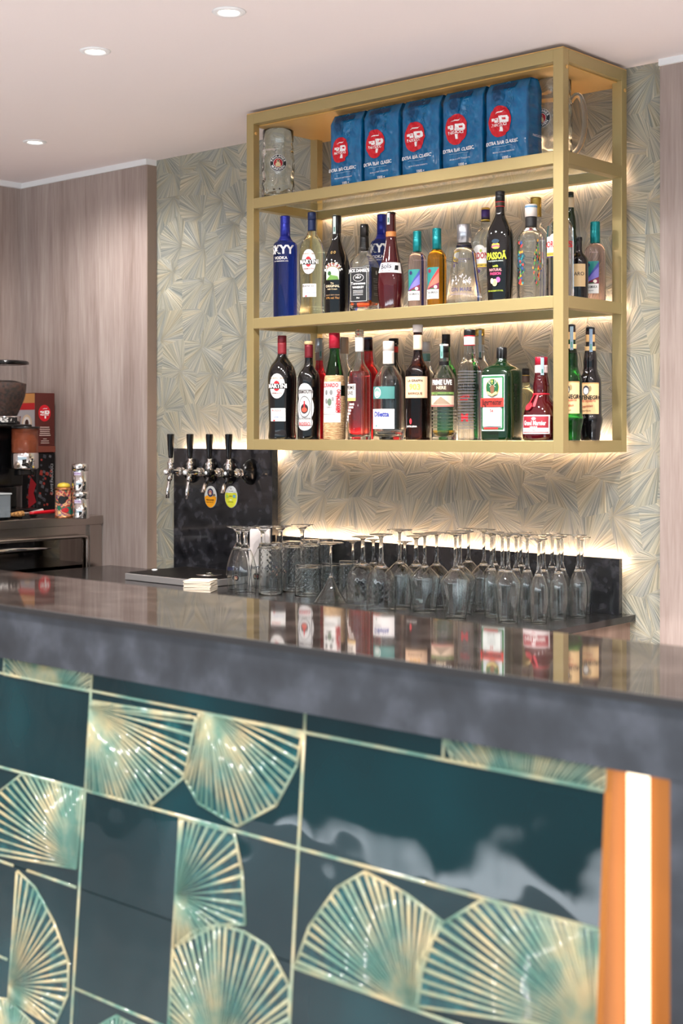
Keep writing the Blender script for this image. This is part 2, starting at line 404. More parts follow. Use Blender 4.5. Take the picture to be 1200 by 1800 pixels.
cols = [-4.6, -4.17, -3.555, -2.94, -2.33, -1.722, GXR]
tl = MB()
for z1_, z0_ in zip(rows, rows[1:]):
    for x0, x1 in zip(cols, cols[1:]):
        a = [tp(x0+.001, z0_+.001), tp(x1-.001, z0_+.001), tp(x1-.001, z1_-.001), tp(x0+.001, z1_-.001)]
        tl.prism(a, (0, .01, 0), TEAL)
tl.prism([tp(-4.6, -.398, -.011), tp(GXR, -.398, -.011), tp(GXR, FB-.001, -.011), tp(-4.6, FB-.001, -.011)], (0, .03, 0), BLACKM)
def strip(a, b, w0, w1, h, m):
    ax, az = a; bx, bz = b; dx, dz = bx-ax, bz-az; L = math.hypot(dx, dz)
    if L < 1e-4: return
    nx, nz_ = -dz/L, dx/L; i = tl.mi(m); V = []
    for (x, z, w) in ((ax, az, w0), (bx, bz, w1)):
        for k in range(5):
            t = -1+k*.5; V.append(tl.bm.verts.new(tp(x+nx*w/2*t, z+nz_*w/2*t, .0004+h*math.sqrt(max(0, 1-t*t)))))
    for k in range(4): tl._f([V[k], V[k+1], V[k+6], V[k+5]], i)
    tl._f(V[:5], i); tl._f(V[5:][::-1], i)
# grid ribs between the tiles
for z in (.914, .71): strip((-4.6, z), (GXR, z), .006, .006, .003, RIB)
for p in (((-4.6, .51), (-2.56, .51)), ((-2.51, .51), (-2.34, .51)), ((-1.718, .503), (GXR, .503)), ((-2.329, .31), (-2.035, .31)), ((-4.6, .31), (-2.56, .31)), ((-1.718, .31), (GXR, .31)), ((-4.6, .11), (GXR, .11)), ((-4.6, -.09), (GXR, -.09)), ((-4.6, -.29), (GXR, -.29))):
    strip(*p, .006, .006, .003, RIB)
for x in cols[1:-1]: strip((x, -.397), (x, .951), .006, .006, .003, RIB)
for x, a_, b_ in ((-2.64, .914, .951), (-1.41, .914, .951), (-2.037, 0, .71), (-2.547, 0, .50), (-2.94-.3, 0, .71)): strip((x, a_), (x, b_), .005, .005, .003, RIB)
FANS = [((-2.472, .865), [(-2.641, .951), (-2.33, .951), (-2.33, .912), (-2.637, .912)], 3.2),
 ((-1.248, .838), [(-1.41, .951), (GXR, .951), (GXR, .916), (-1.39, .916)], 3.2),
 ((-2.331, .880), [(-2.329, .893), (-2.007, .901), (-2.03, .786), (-2.129, .711), (-2.33, .711)], 3.6),
 ((-1.974, .925), [(-1.999, .912), (-1.726, .912), (-1.736, .854), (-1.783, .775), (-1.878, .72), (-1.986, .743), (-2.026, .78), (-2.004, .85)], 4.6),
 ((-2.338, .557), [(-2.339, .707), (-2.548, .709), (-2.64, .65), (-2.70, .58), (-2.743, .51), (-2.343, .548)], 3.8),
 ((-2.546, .262), [(-2.544, .502), (-2.479, .481), (-2.408, .426), (-2.351, .358), (-2.346, .294), (-2.386, .216), (-2.549, .231)], 5.2),
 ((-2.035, .562), [(-2.037, .706), (-1.886, .706), (-1.861, .643), (-1.845, .549), (-1.914, .533), (-2.035, .462)], 6.5),
 ((-1.896, .300), [(-2.035, .462), (-1.981, .506), (-1.914, .533), (-1.846, .535), (-1.784, .523), (-1.727, .470), (-1.721, .375), (-1.755, .29), (-1.895, .27), (-2.036, .286)], 4.6),
 ((-1.453, .500), [(-1.716, .506), (-1.685, .585), (-1.627, .661), (-1.565, .701), (-1.472, .683), (-1.395, .655), (-1.431, .593), (-1.438, .508)], 4.6),
 ((-1.103, .555), [(-1.438, .511), (-1.442, .582), (-1.399, .651), (-1.317, .709), (-1.106, .709), (-1.106, .560)], 3.6),
 ((-2.19, .190), [(-2.262, .246), (-2.19, .292), (-2.095, .286), (-2.063, .233), (-2.08, .189), (-2.261, .189)], 7),
 ((-2.527, .124), [(-2.664, .207), (-2.549, .229), (-2.454, .203), (-2.409, .146), (-2.42, .112), (-2.66, .112)], 6),
 ((-2.90, .512), [(-2.938, .512), (-2.92, .68), (-2.86, .706), (-2.75, .67), (-2.76, .512)], 6), ((-3.2, .72), [(-3.4, .73), (-3.3, .86), (-3.1, .88), (-3.0, .73)], 6),
 ((-1.4, .32), [(-1.6, .33), (-1.5, .46), (-1.3, .48), (-1.2, .33)], 6), ((-1.3, .12), [(-1.5, .13), (-1.4, .26), (-1.2, .28), (-1.15, .13)], 6)]
def ray_hits(ax, az, dx, dz, P):
    h = []
    for k in range(len(P)):
        x1, z1_ = P[k]; x2, z2_ = P[(k+1) % len(P)]; ex, ez = x2-x1, z2_-z1_; den = dx*ez-dz*ex
        if abs(den) < 1e-9: continue
        t = ((x1-ax)*ez-(z1_-az)*ex)/den; u = ((x1-ax)*dz-(z1_-az)*dx)/den
        if 0 <= u <= 1 and t > 1e-4: h.append(t)
    return sorted(h)
for ap, P, st in FANS:
    tl.prism([tp(x, z, .0008) for x, z in P], (0, .0008, 0), TEAL2)
    k = 0; a = 0
    while a < 360:
        a += st*random.uniform(.8, 1.2); k += 1
        dx, dz = math.cos(math.radians(a)), math.sin(math.radians(a)); h = ray_hits(*ap, dx, dz, P)
        if not h: continue
        t0, t1 = (0, h[-1]) if len(h) % 2 else (h[0], h[-1])
        if t1-t0 < .012: continue
        w = .0088*min(1, t1*st*PI/180/.012) * (1 if k % 2 else .65)
        strip((ap[0]+dx*t0, ap[1]+dz*t0), (ap[0]+dx*t1, ap[1]+dz*t1), max(.0012, w*t0/t1, .0014), max(.003, w), .0035, RIB)
    for q in range(len(P)): strip(P[q], P[(q+1) % len(P)], .0055, .0055, .0032, RIB)
bpart(tl, 'tiled_front')
GT = mat('gold_trim', (164, 98, 36), .42, .5)
bpart(MB().prism([tp(GXR, -.398, .002), tp(GXR+.012, -.398, .002), tp(GXR+.012, FB-.001, .002), tp(GXR, FB-.001, .002)], (0, .066, 0), GT), 'edge_trim')
NX1 = -.990
NM = mat('niche_led', (255, 230, 190), .5, emit=(1, .80, .55), es=NICHE_E)
bpart(MB().box((GXR+.013, BF+.064, -.398), (NX1, BF+.09, FB-.001), GT), 'niche_back')
bpart(MB().box((GXR+.0135, BF+.054, -.39), (GXR+.050, BF+.0635, FB-.012), NM, .002), 'niche_light')
bpart(MB().box((NX1, BF+.003, -.398), (BX1, BF+.09, FB-.001), FASCIA), 'end_panel')

# ------------------------------------------------------------------ back counter, splash, tap panel
KZ = .875; KX1 = -2.28
kc = thing('back_counter', 'black stone topped back counter under the glasses', 'counter', (-3.2, 3.3, 0))
def kpart(mb, name, **k): return mb.build(name, kc, loc=(3.2, -3.3, 0), **k)
def kfoot(x0, x1, y0, z): return [(x0, y0, z), (x1, y0, z), (x1, WY-.002, z), (PX0+.002, WY-.002, z), (PX0+.002, WY-.053, z), (x0, WY-.053, z)]
kpart(MB().prism(kfoot(-4.80, KX1+.02, 3.27, KZ-.02), (0, 0, .02), BLKST), 'worktop')
kpart(MB().prism(kfoot(-4.79, KX1, 3.30, .1), (0, 0, KZ-.1205), noisy('end_veneer', [(.3, (120, 96, 84)), (.7, (160, 134, 120))], scale=(1, 1, .1), ns=20, rough=.3)), 'cabinet_body')
kpart(MB().prism(kfoot(-4.79, KX1-.02, 3.34, 0), (0, 0, .0995), BLACKM), 'plinth')
TX0, TX1 = at(305, 3.86)[1], at(478, 3.86)[1]
tpn = thing('tap_wall_panel', 'black speckled stone panel behind the beer taps', 'wall panel', ((TX0+TX1)/2, 3.89, KZ))
mb = MB().box((TX0, 3.86, KZ+.0005), (TX1, 3.892, EYE-.066), TAPST, .001); mb.build('stone_slab', tpn, loc=(-(TX0+TX1)/2, -3.89, -KZ))
MB().box((TX0+.01, 3.8935, EYE-.09), (TX1-.01, 3.8985, EYE-.069), LEDM).build('led_strip', tpn, loc=(-(TX0+TX1)/2, -3.89, -KZ))
SPX = KX1-.012
bs = thing('stone_splashback', 'low black stone splashback lit along its top edge', 'splashback', ((TX1+SPX)/2, 3.89, KZ))
mb = MB().box((TX1+.012, 3.872, KZ+.0005), (SPX, 3.892, 1.052), TAPST, .001); mb.build('stone_slab', bs, loc=(-(TX1+SPX)/2, -3.89, -KZ))
MB().box((TX1+.02, 3.8935, 1.032), (SPX-.008, 3.8985, 1.050), LEDM).build('led_strip', bs, loc=(-(TX1+SPX)/2, -3.89, -KZ))

# beer taps
TZ = 1.292
def tap(px, label, style):
    x = at(px, 3.86)[1]; t = thing('beer_tap', label, 'beer tap', (x, 3.86, TZ), 0, 'beer taps on the stone panel')
    pr = smooth_prof([(.052, .0005), (.05, .012), (.036, .035), (.018, .05), (0, .05)])
    MB().lathe(pr, BLACK, 32, to_y(0, 0, 0), fn=lambda a, z, r: (r*.62*math.cos(a), r*math.sin(a)+.004)).build('mounting_cone', t)
    MB().lathe([(.0, .048), (.014, .048), (.017, .054), (.017, .062), (.013, .064), (.013, .068), (.018, .07), (.018, .078), (.012, .082), (.0105, .086), (.0105, .132), (.0125, .134), (.0125, .146), (.009, .149), (0, .149)] if style == 'steel' else
               [(.0, .048), (.014, .048), (.017, .054), (.017, .062), (.013, .064), (.013, .068), (.018, .07), (.018, .078), (.012, .082), (.0105, .086), (.0105, .115), (0, .115)], CHROME, 24, to_y(0, 0, 0), cap=False).build('faucet_body', t)
    if style == 'steel':
        MB().lathe([(0, .1492), (.008, .1492), (.008, .151), (0, .151)], WHITE, 16, to_y(0, 0, 0), cap=False).build('end_button', t)
    else:
        MB().lathe(smooth_prof([(0, .100), (.014, .100), (.017, .112), (.017, .130), (.012, .138), (0, .138)], 1), BLACK, 24, to_y(0, 0, 0), cap=False).build('valve_housing', t, label='black valve housing')
        MB().lathe([(0, .1375), (.007, .1375), (.007, .1395), (0, .1395)], WHITE, 16, to_y(0, 0, 0), cap=False).build('end_button', t)
    MB().lathe([(0, .008), (.009, .008), (.012, .014), (.0125, .024), (.0105, .026), (.0135, .029), (.0135, .038), (.010, .041), (.008, .046), (.0075, .056), (0, .056)], CHROME, 24, Matrix.Translation((0, -.12, 0)), cap=False).build('collar', t)
    MB().lathe(smooth_prof([(0, .054), (.0088, .054), (.0105, .075), (.0125, .10), (.0145, .146), (.0145, .152), (0, .152)], 1), BLACK, 24, Matrix.Translation((0, -.12, 0)), cap=False).build('tap_handle', t)
    if style == 'steel':
        MB().tube([(0, -.122, -.006), (0, -.124, -.022), (0, -.127, -.034)], [.0095, .0105, .0105], CHROME, 16).build('spout_nut', t)
        MB().tube([(0, -.127, -.032), (0, -.130, -.05), (0, -.136, -.075), (0, -.137, -.105)], .0072, CHROME, 16).build('spout', t)
    else:
        MB().tube([(0, -.122, -.008), (0, -.130, -.026), (0, -.142, -.046)], [.009, .0085, .0085], BLACK, 16).build('spout_arm', t, label='black spout arm')
        MB().tube([(0, -.140, -.042), (0, -.156, -.078)], .0088, mat('nozzle_steel', (190, 176, 165), .25, 1), 16).build('spout', t, label='short steel nozzle')
tap(339, 'chrome beer tap with black handle, leftmost of the four', 'steel')
tap(373, 'chrome beer tap with black handle, second from the left', 'steel')
tap(407, 'black bodied beer tap above the orange oval badge', 'black')
tap(441, 'black bodied beer tap above the yellow green oval badge, rightmost', 'black')

def flat_surf(x, y, z): return lambda u, v, e: (x+u, y-e, z+v)
def roundel(P, u, v, r, ring=(24, 30, 70), mid=(168, 30, 40), fig=(214, 196, 150)):
    P.ell(u, v, 2*r, 2*r, (235, 235, 232)); P.ell(u, v, 1.92*r, 1.92*r, ring); P.ell(u, v, 1.12*r, 1.12*r, (235, 235, 232)); P.ell(u, v, 1.04*r, 1.04*r, mid)
    P.poly([(u-.28*r, v-.42*r), (u+.30*r, v-.42*r), (u+.26*r, v-.05*r), (u+.12*r, v+.1*r), (u+.16*r, v+.28*r), (u, v+.42*r), (u-.18*r, v+.3*r), (u-.16*r, v+.05*r), (u-.3*r, v-.1*r)], fig)
    P.ell(u+.0*r, v+.24*r, .2*r, .24*r, (90, 60, 40), 10)
for px, kind, lab in ((370, 0, 'orange and white oval beer badge on the stone panel'), (406, 1, 'yellow green oval badge on the stone panel')):
    x = at(px, 3.858)[1]; d = at(px, 3.858)[0]; z = zat(873.5, d)
    t = thing('tap_badge', lab, 'badge', (x, 3.8595, z), 0, 'oval badges below the taps')
    MB().lathe([(0, 0), (1, 0), (1, .002), (0, .002)], WHITE, 40, to_y(0, 0, 0), fn=lambda a, z, r: (.0355*r*math.cos(a), .044*r*math.sin(a))).build('plate', t)
    P = Print(flat_surf(0, -.0022, 0), 1, None, .0002)
    top = [(.034*math.cos(a), .0425*math.sin(a)) for a in [PI*k/16 for k in range(17)]]
    if kind == 0:
        P.ell(0, 0, .068, .085, (226, 226, 222)); P.poly([(.034*math.cos(a), .0425*math.sin(a)) for a in [PI+PI*k/16 for k in range(17)]], (245, 166, 28))
        P.poly([(-.0335, 0), (-.02, .006), (.02, .006), (.0335, 0)], (245, 166, 28)); P.ell(.02, .008, .02, .01, (120, 110, 90)); roundel(P, 0, .0175, .018)
        P.text(0, -.012, .009, 'PAULANER', (60, 30, 10), 1.5); P.text(0, -.0215, .005, 'MÜNCHNER HELL', (60, 30, 10), 1)
    else:
        P.ell(0, 0, .068, .085, (222, 224, 60)); P.poly(top[2:-2], (232, 234, 232)); P.text(0, .022, .0065, 'WÜHRER', (70, 70, 70), 1); P.ell(0, .032, .005, .005, (30, 30, 30))
        P.rect(.019, .003, .014, .011, (120, 180, 210)); P.ell(-.02, .002, .012, .012, (150, 200, 90)); P.text(0, .003, .006, 'BIRRA', (120, 90, 20), 1); P.text(0, -.012, .009, 'IPA', (250, 250, 220), 1.5)
        P.text(0, -.02, .004, 'PREMIUM LAGER', (110, 110, 20), 1)
    P.build('print', t)

# drip tray
d, dx, dy = ground(232, 1018, KZ)
GRATE = mat('drip_grate', (96, 92, 90), .3, .9)
dt = thing('drip_tray', 'long steel drip tray with dark grate below the taps', 'drip tray', (-4.15, 3.62, KZ))
x0, x1, y0, y1 = -4.28, -3.83, 3.52, 3.845
MB().box((x0+4.15, y0-3.62, .0008), (x1+4.15, y1-3.62, .026), mat('tray_steel', (186, 182, 180), .3, .6), .002).build('tray', dt)
g = MB()
g.box((x0+4.158, y0-3.612, .0265), (x1+4.142, y1-3.628, .029), GRATE)
for k in range(30):
    xx = x0+4.165+k*(x1-x0-.03)/29; g.box((xx-.002, y0-3.608, .0292), (xx+.002, y1-3.632, .031), GRATE)
g.build('grate', dt)
MB().lathe([(0, .0312), (.05, .0312), (.05, .033), (.018, .0345), (.012, .040), (0, .042)], CHROME, 32, Matrix.Translation((.20, .04, 0)), cap=False).build('glass_rinser', dt)
tag(MB().lathe([(0, 0), (.01, 0), (.012, .006), (0, .008)], WHITE, 16, cap=False).build('bottle_cap', loc=(x0+.06, y0+.10, KZ+.0314)), 'small pale cap lying on the drip tray grate', 'cap')

# coasters
d, cxx, cyy = ground(372, 1037, KZ)
for k in range(9):
    o = MB().box((-.05, -.05, 0), (.05, .05, .0042), CREAM, .001).build('coaster', loc=(cxx+random.uniform(-.001, .001), cyy-.055+random.uniform(-.001, .001), KZ+.0006+k*.0046), rz=math.radians(32+random.uniform(-3, 3)))
    tag(o, 'square cream paper coaster, '+['bottom', 'second from the bottom', 'third from the bottom', 'fourth from the bottom', 'middle', 'fourth from the top', 'third from the top', 'second from the top', 'topmost'][k]+' in the stack by the drip tray', 'coaster', 'stack of paper coasters')
x = at(457, 3.72)[1]; CHX = x
o = MB().box((-.038, -.010, 0), (.038, .010, .212), mat('white_card', (236, 226, 222), .5), .002).build('card_holder', loc=(x, 3.72, KZ+.0005), rz=.6)
tag(o, 'upright white card holder standing behind the beer goblets', 'card holder')

# ------------------------------------------------------------------ bottles
PROF = {
 'martini': [(.93, 0), (.98, .02), (.90, .10), (.92, .22), (1, .52), (.98, .63), (.80, .71), (.45, .77), (.30, .81), (.29, .87), (.29, .98)],
 'skyy': [(.97, 0), (1, .01), (1, .35), (1, .68), (.98, .73), (.60, .755), (.45, .79), (.36, .82), (.34, .98)],
 'wine': [(.95, 0), (1, .02), (1, .4), (1, .58), (.93, .66), (.62, .71), (.40, .75), (.35, .80), (.34, .98)],
 'baileys': [(.90, 0), (.93, .02), (.97, .25), (1, .48), (.86, .57), (.58, .66), (.37, .74), (.31, .80), (.31, .98)],
 'jd': [(.96, 0), (1, .02), (1, .3), (1, .50), (.96, .565), (.62, .635), (.46, .675), (.46, .72), (.40, .74), (.36, .80), (.36, .98)],
 'bols': [(.80, 0), (.86, .03), (1, .18), (1, .30), (.90, .40), (.72, .48), (.60, .56), (.44, .68), (.36, .76), (.34, .98)],
 'takamaka': [(.93, 0), (1, .02), (1, .3), (1, .60), (.92, .67), (.55, .72), (.42, .745), (.42, .98)],
 'ginmare': [(.96, 0), (1, .03), (.97, .12), (.80, .35), (.66, .60), (.60, .66), (.46, .70), (.42, .75), (.36, .80), (.36, .98)],
 'passoa': [(.86, 0), (.90, .02), (.97, .25), (1, .55), (.93, .63), (.62, .71), (.38, .77), (.33, .82), (.33, .98)],
 'mezcal': [(.95, 0), (1, .02), (1, .35), (1, .60), (.94, .66), (.60, .72), (.40, .755), (.38, .80), (.38, .98)],
 'gordons': [(.94, 0), (1, .03), (.97, .4), (.97, .66), (.85, .73), (.50, .79), (.34, .83), (.32, .98)],
 'slim': [(.95, 0), (1, .02), (1, .4), (1, .60), (.90, .67), (.55, .73), (.40, .77), (.38, .98)],
 'diletta': [(.96, 0), (1, .02), (1, .3), (1, .55), (.90, .63), (.62, .70), (.38, .75), (.33, .80), (.33, .98)],
 'grappa': [(.97, 0), (1, .01), (1, .3), (1, .57), (.92, .62), (.55, .67), (.38, .72), (.35, .80), (.35, .98)],
 'molinari': [(.96, 0), (1, .02), (.97, .3), (1, .60), (.92, .67), (.60, .72), (.48, .76), (.45, .82), (.43, .98)],
 'jager': [(.96, 0), (1, .02), (1, .3), (1, .68), (.97, .745), (.78, .79), (.42, .825), (.29, .86), (.28, .98)],
 'marnier': [(.90, 0), (1, .03), (1, .18), (.97, .30), (.80, .42), (.50, .50), (.40, .56), (.45, .62), (.40, .72), (.33, .80), (.33, .98)],
 'negro': [(.74, 0), (.78, .02), (.84, .10), (1, .165), (1, .20), (.90, .22), (.90, .50), (.86, .55), (.62, .60), (.54, .64), (.56, .70), (.48, .78), (.36, .82), (.36, .98)],
 'luxardo': [(.95, 0), (1, .02), (.98, .3), (.96, .54), (.82, .60), (.64, .70), (.48, .78), (.42, .82), (.42, .98)],
}
def tint(name, col, rough=0.0): return mat('glass_'+name, col, rough, trans=1, ior=1.42)
T_BLUE = tint('cobalt', (40, 70, 190)); T_DARK = mat('glass_black', (9, 8, 9), .04, coat=.5); T_BROWN = tint('dark_brown', (60, 22, 12)); T_GREEN = tint('bottle_green', (26, 120, 44))
T_DKGREEN = mat('glass_dark_green', (8, 36, 16), .04, coat=.5); T_RED = tint('red_liqueur', (205, 22, 46)); T_AMBER = tint('orange_rum', (250, 176, 50)); T_CRIM = mat('glass_crimson', (62, 5, 12), .04, coat=.6)
T_PALE = tint('pale_wine', (246, 244, 205)); T_PINK = tint('pink_clear', (250, 222, 220)); T_WH = tint('full_clear', (250, 250, 248)); T_CORAL = tint('red_aperitif', (235, 40, 50))
LIQ = mat('liquid_clear', (248, 248, 240), 0, trans=1, ior=1.33); LIQY = mat('liquid_gold', (240, 200, 80), 0, trans=1, ior=1.33); LIQR = mat('liquid_whiskey', (200, 80, 20), 0, trans=1, ior=1.33)
LIQP = mat('liquid_rose', (250, 120, 120), 0, trans=1, ior=1.33)

SHELFZ = {1: Z1, 2: Z2, 3: Z3}
def bottle(label, px, top, w, row, shelf, prof, glass, cap, neck=None, art=None, off=-20, liquid=None, sq=2, asp=1, parts=None, shell=False, nseg=36):
    d, x = at(px, row); z0 = SHELFZ[shelf]+.0006
    h = zat(top, d)-z0; R = w*d/FPX/2
    yaw = math.atan2(-x, row)+math.radians(off)
    t = thing('liquor_bottle', label, 'bottle', (x, row, z0), yaw, 'liquor bottles on the %s shelf' % ('middle' if shelf == 2 else 'lower'))
    if sq > 2: R = R*.80 if asp == 1 else R*.86
    pr = smooth_prof(PROF[prof]); pr = [(r*R, z*h) for r, z in pr]
    zs = [p[1] for p in pr]
    def rz(z):
        for (r0, a), (r1, b2) in zip(pr, pr[1:]):
            if a <= z <= b2: return r0+(r1-r0)*(z-a)/max(b2-a, 1e-9)
        return pr[-1][0]
    neckr = min(p[0] for p in pr)
    def nexp(r):        # square body melts into a round neck
        q = min(1, max(0, (r-neckr*1.3)/(R*.8-neckr*1.3))) if sq > 2 else 0
        return 2+(sq-2)*q, 1+(asp-1)*q
    def section(a, z, r):
        e, s_ = nexp(r); c_, n_ = math.cos(a), math.sin(a); k = (abs(c_)**e+abs(n_)**e)**(-1/e)
        return r*k*c_, r*k*n_*s_
    def surf(u, v, e):
        r = rz(v); ex, s_ = nexp(r); r += e
        if ex < 2.2: return (r*math.sin(u/r), -r*math.cos(u/r), v)
        q = min(abs(u)/r, .999); return (u, -(r*s_+e)*(1-q**ex)**(1/ex), v)
    def side(u, v, e):      # right hand face
        r = rz(v); ex, s_ = nexp(r); r += e
        q = min(abs(u)/(r*s_), .999); return ((r+e)*(1-q**ex)**(1/ex), u, v)
    if shell or liquid:
        th = .0022
        inner = [(max(r-th, .002), z) for r, z in pr if z > .012]; inner = [(0, .009), (inner[0][0]*.8, .009)]+inner
        MB().lathe([(0, .002)]+[p for p in pr]+inner[::-1], glass, nseg, fn=section, cap=False).build('glass_body', t); body = t.children[0]
        if liquid:
            lv, lm = liquid; inn = [(max(r-th-.0004, .001), z) for r, z in pr if .013 < z < lv*h]
            MB().lathe([(0, .0095), (inn[0][0]*.8, .0095)]+inn+[(inn[-1][0], lv*h), (0, lv*h)], lm, nseg, fn=section, cap=False).build('liquid', t)
    else:
        MB().lathe([(0, .0015)]+pr+[(0, pr[-1][1])], glass, nseg, fn=section, cap=False).build('glass_body', t); body = t.children[0]
    c0, cr, cm, kind = cap; cr *= R; cz = c0*h
    if kind == 'screw':
        P_ = [(0, cz), (cr, cz)]
        nr = 5
        for k in range(nr): zz = cz+(h-cz)*(.62+.3*k/nr); P_ += [(cr, zz), (cr*.95, zz+(h-cz)*.02), (cr, zz+(h-cz)*.04)]
        P_ += [(cr, h-.002), (cr*.92, h), (0, h)]
    elif kind == 'glass': P_ = [(0, cz), (cr*.8, cz), (cr*.8, cz+(h-cz)*.3), (cr, cz+(h-cz)*.4), (cr, cz+(h-cz)*.8), (cr*.7, h), (0, h)]
    else: P_ = [(0, cz), (cr, cz), (cr, h-.0015), (cr*.93, h), (0, h)]
    MB().lathe(P_, cm, 28, cap=False).build('cap', t)
    for nk in (neck or []):
        n0, n1, nm = nk[:3]; q = [(rz(z*h)+.0005, z*h) for z in [n0+(n1-n0)*k/6 for k in range(7)]]
        if len(nk) > 3: q = [(nk[3]*R, z) for _, z in q]
        MB().lathe([(q[0][0]-.001, q[0][1])]+q+[(q[-1][0]-.001, q[-1][1])], nm if not isinstance(nm, tuple) else ink(nm), 28, fn=section, cap=False).build('neck_band', body)
    if art:
        P = Print(surf, .005, .012); art(P, R, h); 
        if P.V: P.build('label_print', body)
    if parts: parts(t, R, h, surf, side, rz)
    return t
FY, BY = 3.59, 3.76
OW = (232, 230, 226); NV = (22, 28, 60); RD = (190, 26, 38); BK = (20, 20, 22)

def a_skyy(P, R, h):
    P.text(.15*R, .655*h, .115*h, 'SKYY', OW, 2); P.text(.15*R, .575*h, .04*h, 'VODKA', OW, 1); P.text(.15*R, .545*h, .016*h, 'SAN FRANCISCO, USA', OW, 1)
def a_martini(rosso):
    def f(P, R, h):
        P.ell(0, .51*h, 1.2*R, .245*h, (60, 60, 66)); P.ell(0, .51*h, 1.16*R, .238*h, OW); P.ell(0, .51*h, 1.05*R, .215*h, (200, 200, 200)); P.ell(0, .51*h, 1.03*R, .211*h, OW)
        P.ell(0, .51*h, .5*R, .10*h, RD); P.rect(0, .508*h, 1.12*R, .05*h, BK); P.text(0, .508*h, .055*h, 'MARTINI', OW, 2, sx=.95)
        P.text(0, .585*h, .022*h, 'TORINO 1863', (140, 110, 80), 1); P.text(0, .44*h, .02*h, 'VERMOUTH', (120, 60, 60), 1)
        P.cut(); P.rect(.05*R, .235*h, 1.12*R, .125*h, OW); P.text(-.05*R, .275*h, .03*h, 'ROSSO' if rosso else 'BIANCO', RD if rosso else BK, 1.2)
        P.text(.1*R, .21*h, .022*h, "L'APERITIVO", (90, 120, 170), 1); P.rect(.1*R, .185*h, .7*R, .004*h, (150, 150, 150)); P.rect(-.2*R, .18*h, .14*R, .012*h, RD)
    return f
def a_baileys(P, R, h):
    arc = lambda r, a0, a1, n: [(r*R*math.sin(a), .40*h+r*R*math.cos(a)*.9) for a in [a0+(a1-a0)*k/n for k in range(n+1)]]
    P.poly(arc(.86, -.9, .9, 12)+arc(.58, .9, -.9, 12), (190, 160, 100)); P.poly(arc(.83, -.86, .86, 12)+arc(.61, .86, -.86, 12), (120, 24, 26))
    P.text(0, .40*h, .052*h, 'BAILEYS', OW, 1.6, arc=.70*R, rot=0)
    P.poly(arc(.56, -1.2, 1.2, 14)+[(.52*R, .335*h), (-.52*R, .335*h)], (196, 208, 190)); P.poly([(-.5*R, .335*h), (.5*R, .335*h), (.42*R, .37*h), (-.1*R, .385*h)], (96, 140, 60)); P.ell(-.22*R, .40*h, .3*R, .045*h, (40, 84, 40))
    P.cut(); P.text(0, .30*h, .022*h, 'The', (210, 190, 150), 1); P.text(0, .27*h, .034*h, 'ORIGINAL', (220, 204, 170), 1); P.text(0, .24*h, .022*h, 'Irish Cream', (210, 190, 150), 1)
    P.text(0, .18*h, .016*h, 'BAILEYS IRISH CREAM', (150, 120, 90), 1); P.text(0, .15*h, .03*h, '17% vol 70cl', (170, 120, 60), 1)
    P.cut()
    for q in (-.12, .12): P.ell(q*R, .615*h, .16*R, .03*h, (190, 150, 80)); P.ell(q*R, .615*h, .09*R, .017*h, BK)
def a_jd(P, R, h):
    w = 1.56*R; P.rect(0, .30*h, w, .40*h, BK); P.frame(0, .30*h, w*.92, .38*h, .012*R*2, OW)
    P.text(0, .455*h, .05*h, "JACK DANIEL'S", OW, 1.6, sx=.78); P.ell(0, .375*h, .95*R, .085*h, OW); P.ell(0, .375*h, .88*R, .077*h, BK)
    P.text(0, .378*h, .034*h, 'No.7', OW, 2); P.text(0, .40*h, .014*h, 'OLD', OW, 1); P.text(0, .31*h, .042*h, 'Tennessee', OW, 1); P.text(0, .265*h, .034*h, 'WHISKEY', OW, 1.6)
    for v in (.23, .215, .20, .18): P.rect(0, v*h, .9*R, .004*h, OW)
    P.text(0, .145*h, .024*h, '70cl', OW, 1)
def p_jd(t, R, h, surf, side, rz):
    P = Print(side, .005, .02); P.rect(0, .30*h, 1.5*R, .40*h, BK); P.ell(.1*R, .44*h, .3*R, .05*h, (180, 180, 176))
    for v in (.37, .35, .33, .29, .27, .25, .20, .18): P.rect(0, v*h, 1.0*R, .003*h, (170, 170, 168))
    P.build('side_print', t)
def a_bols(P, R, h):
    P.poly([(-.95*R, .375*h), (1.25*R, .365*h), (1.1*R, .475*h), (-.82*R, .475*h)], OW); P.text(-.1*R, .435*h, .075*h, 'Bols', (40, 36, 60), 1.6, rot=.1); P.text(-.1*R, .39*h, .018*h, 'AMSTERDAM', (110, 50, 60), 1)
    P.rect(.75*R, .42*h, .3*R, .05*h, BK)
def a_tak(kind):
    c1, c2, c3 = (((58, 70, 150), (120, 110, 190), (40, 40, 90)) if kind == 0 else ((214, 50, 50), (240, 110, 90), (130, 30, 60)))
    def f(P, R, h):
        w = 1.5*R; P.rect(0, .355*h, w, .28*h, (36, 128, 124)); P.poly([(-.75*R, .22*h), (.75*R, .49*h), (.75*R, .37*h)], c1); P.poly([(-.75*R, .22*h), (.75*R, .43*h), (.75*R, .30*h)], c2)
        P.poly([(-.75*R, .215*h), (.75*R, .30*h), (.75*R, .215*h)], (120, 30, 60)); P.ell(.4*R, .245*h, .36*R, .042*h, (236, 224, 210)); P.ell(-.3*R, .45*h, .4*R, .05*h, c3); P.rect(.05*R, .225*h, .5*R, .015*h, (50, 90, 50))
        P.rect(0, .155*h, w, .12*h, OW); P.text(0, .175*h, .048*h, 'TAKAMAKA', BK, 1, sx=.62); P.text(-.1*R, .13*h, .018*h, 'RUM BLANC', (110, 110, 110), 1)
    return f
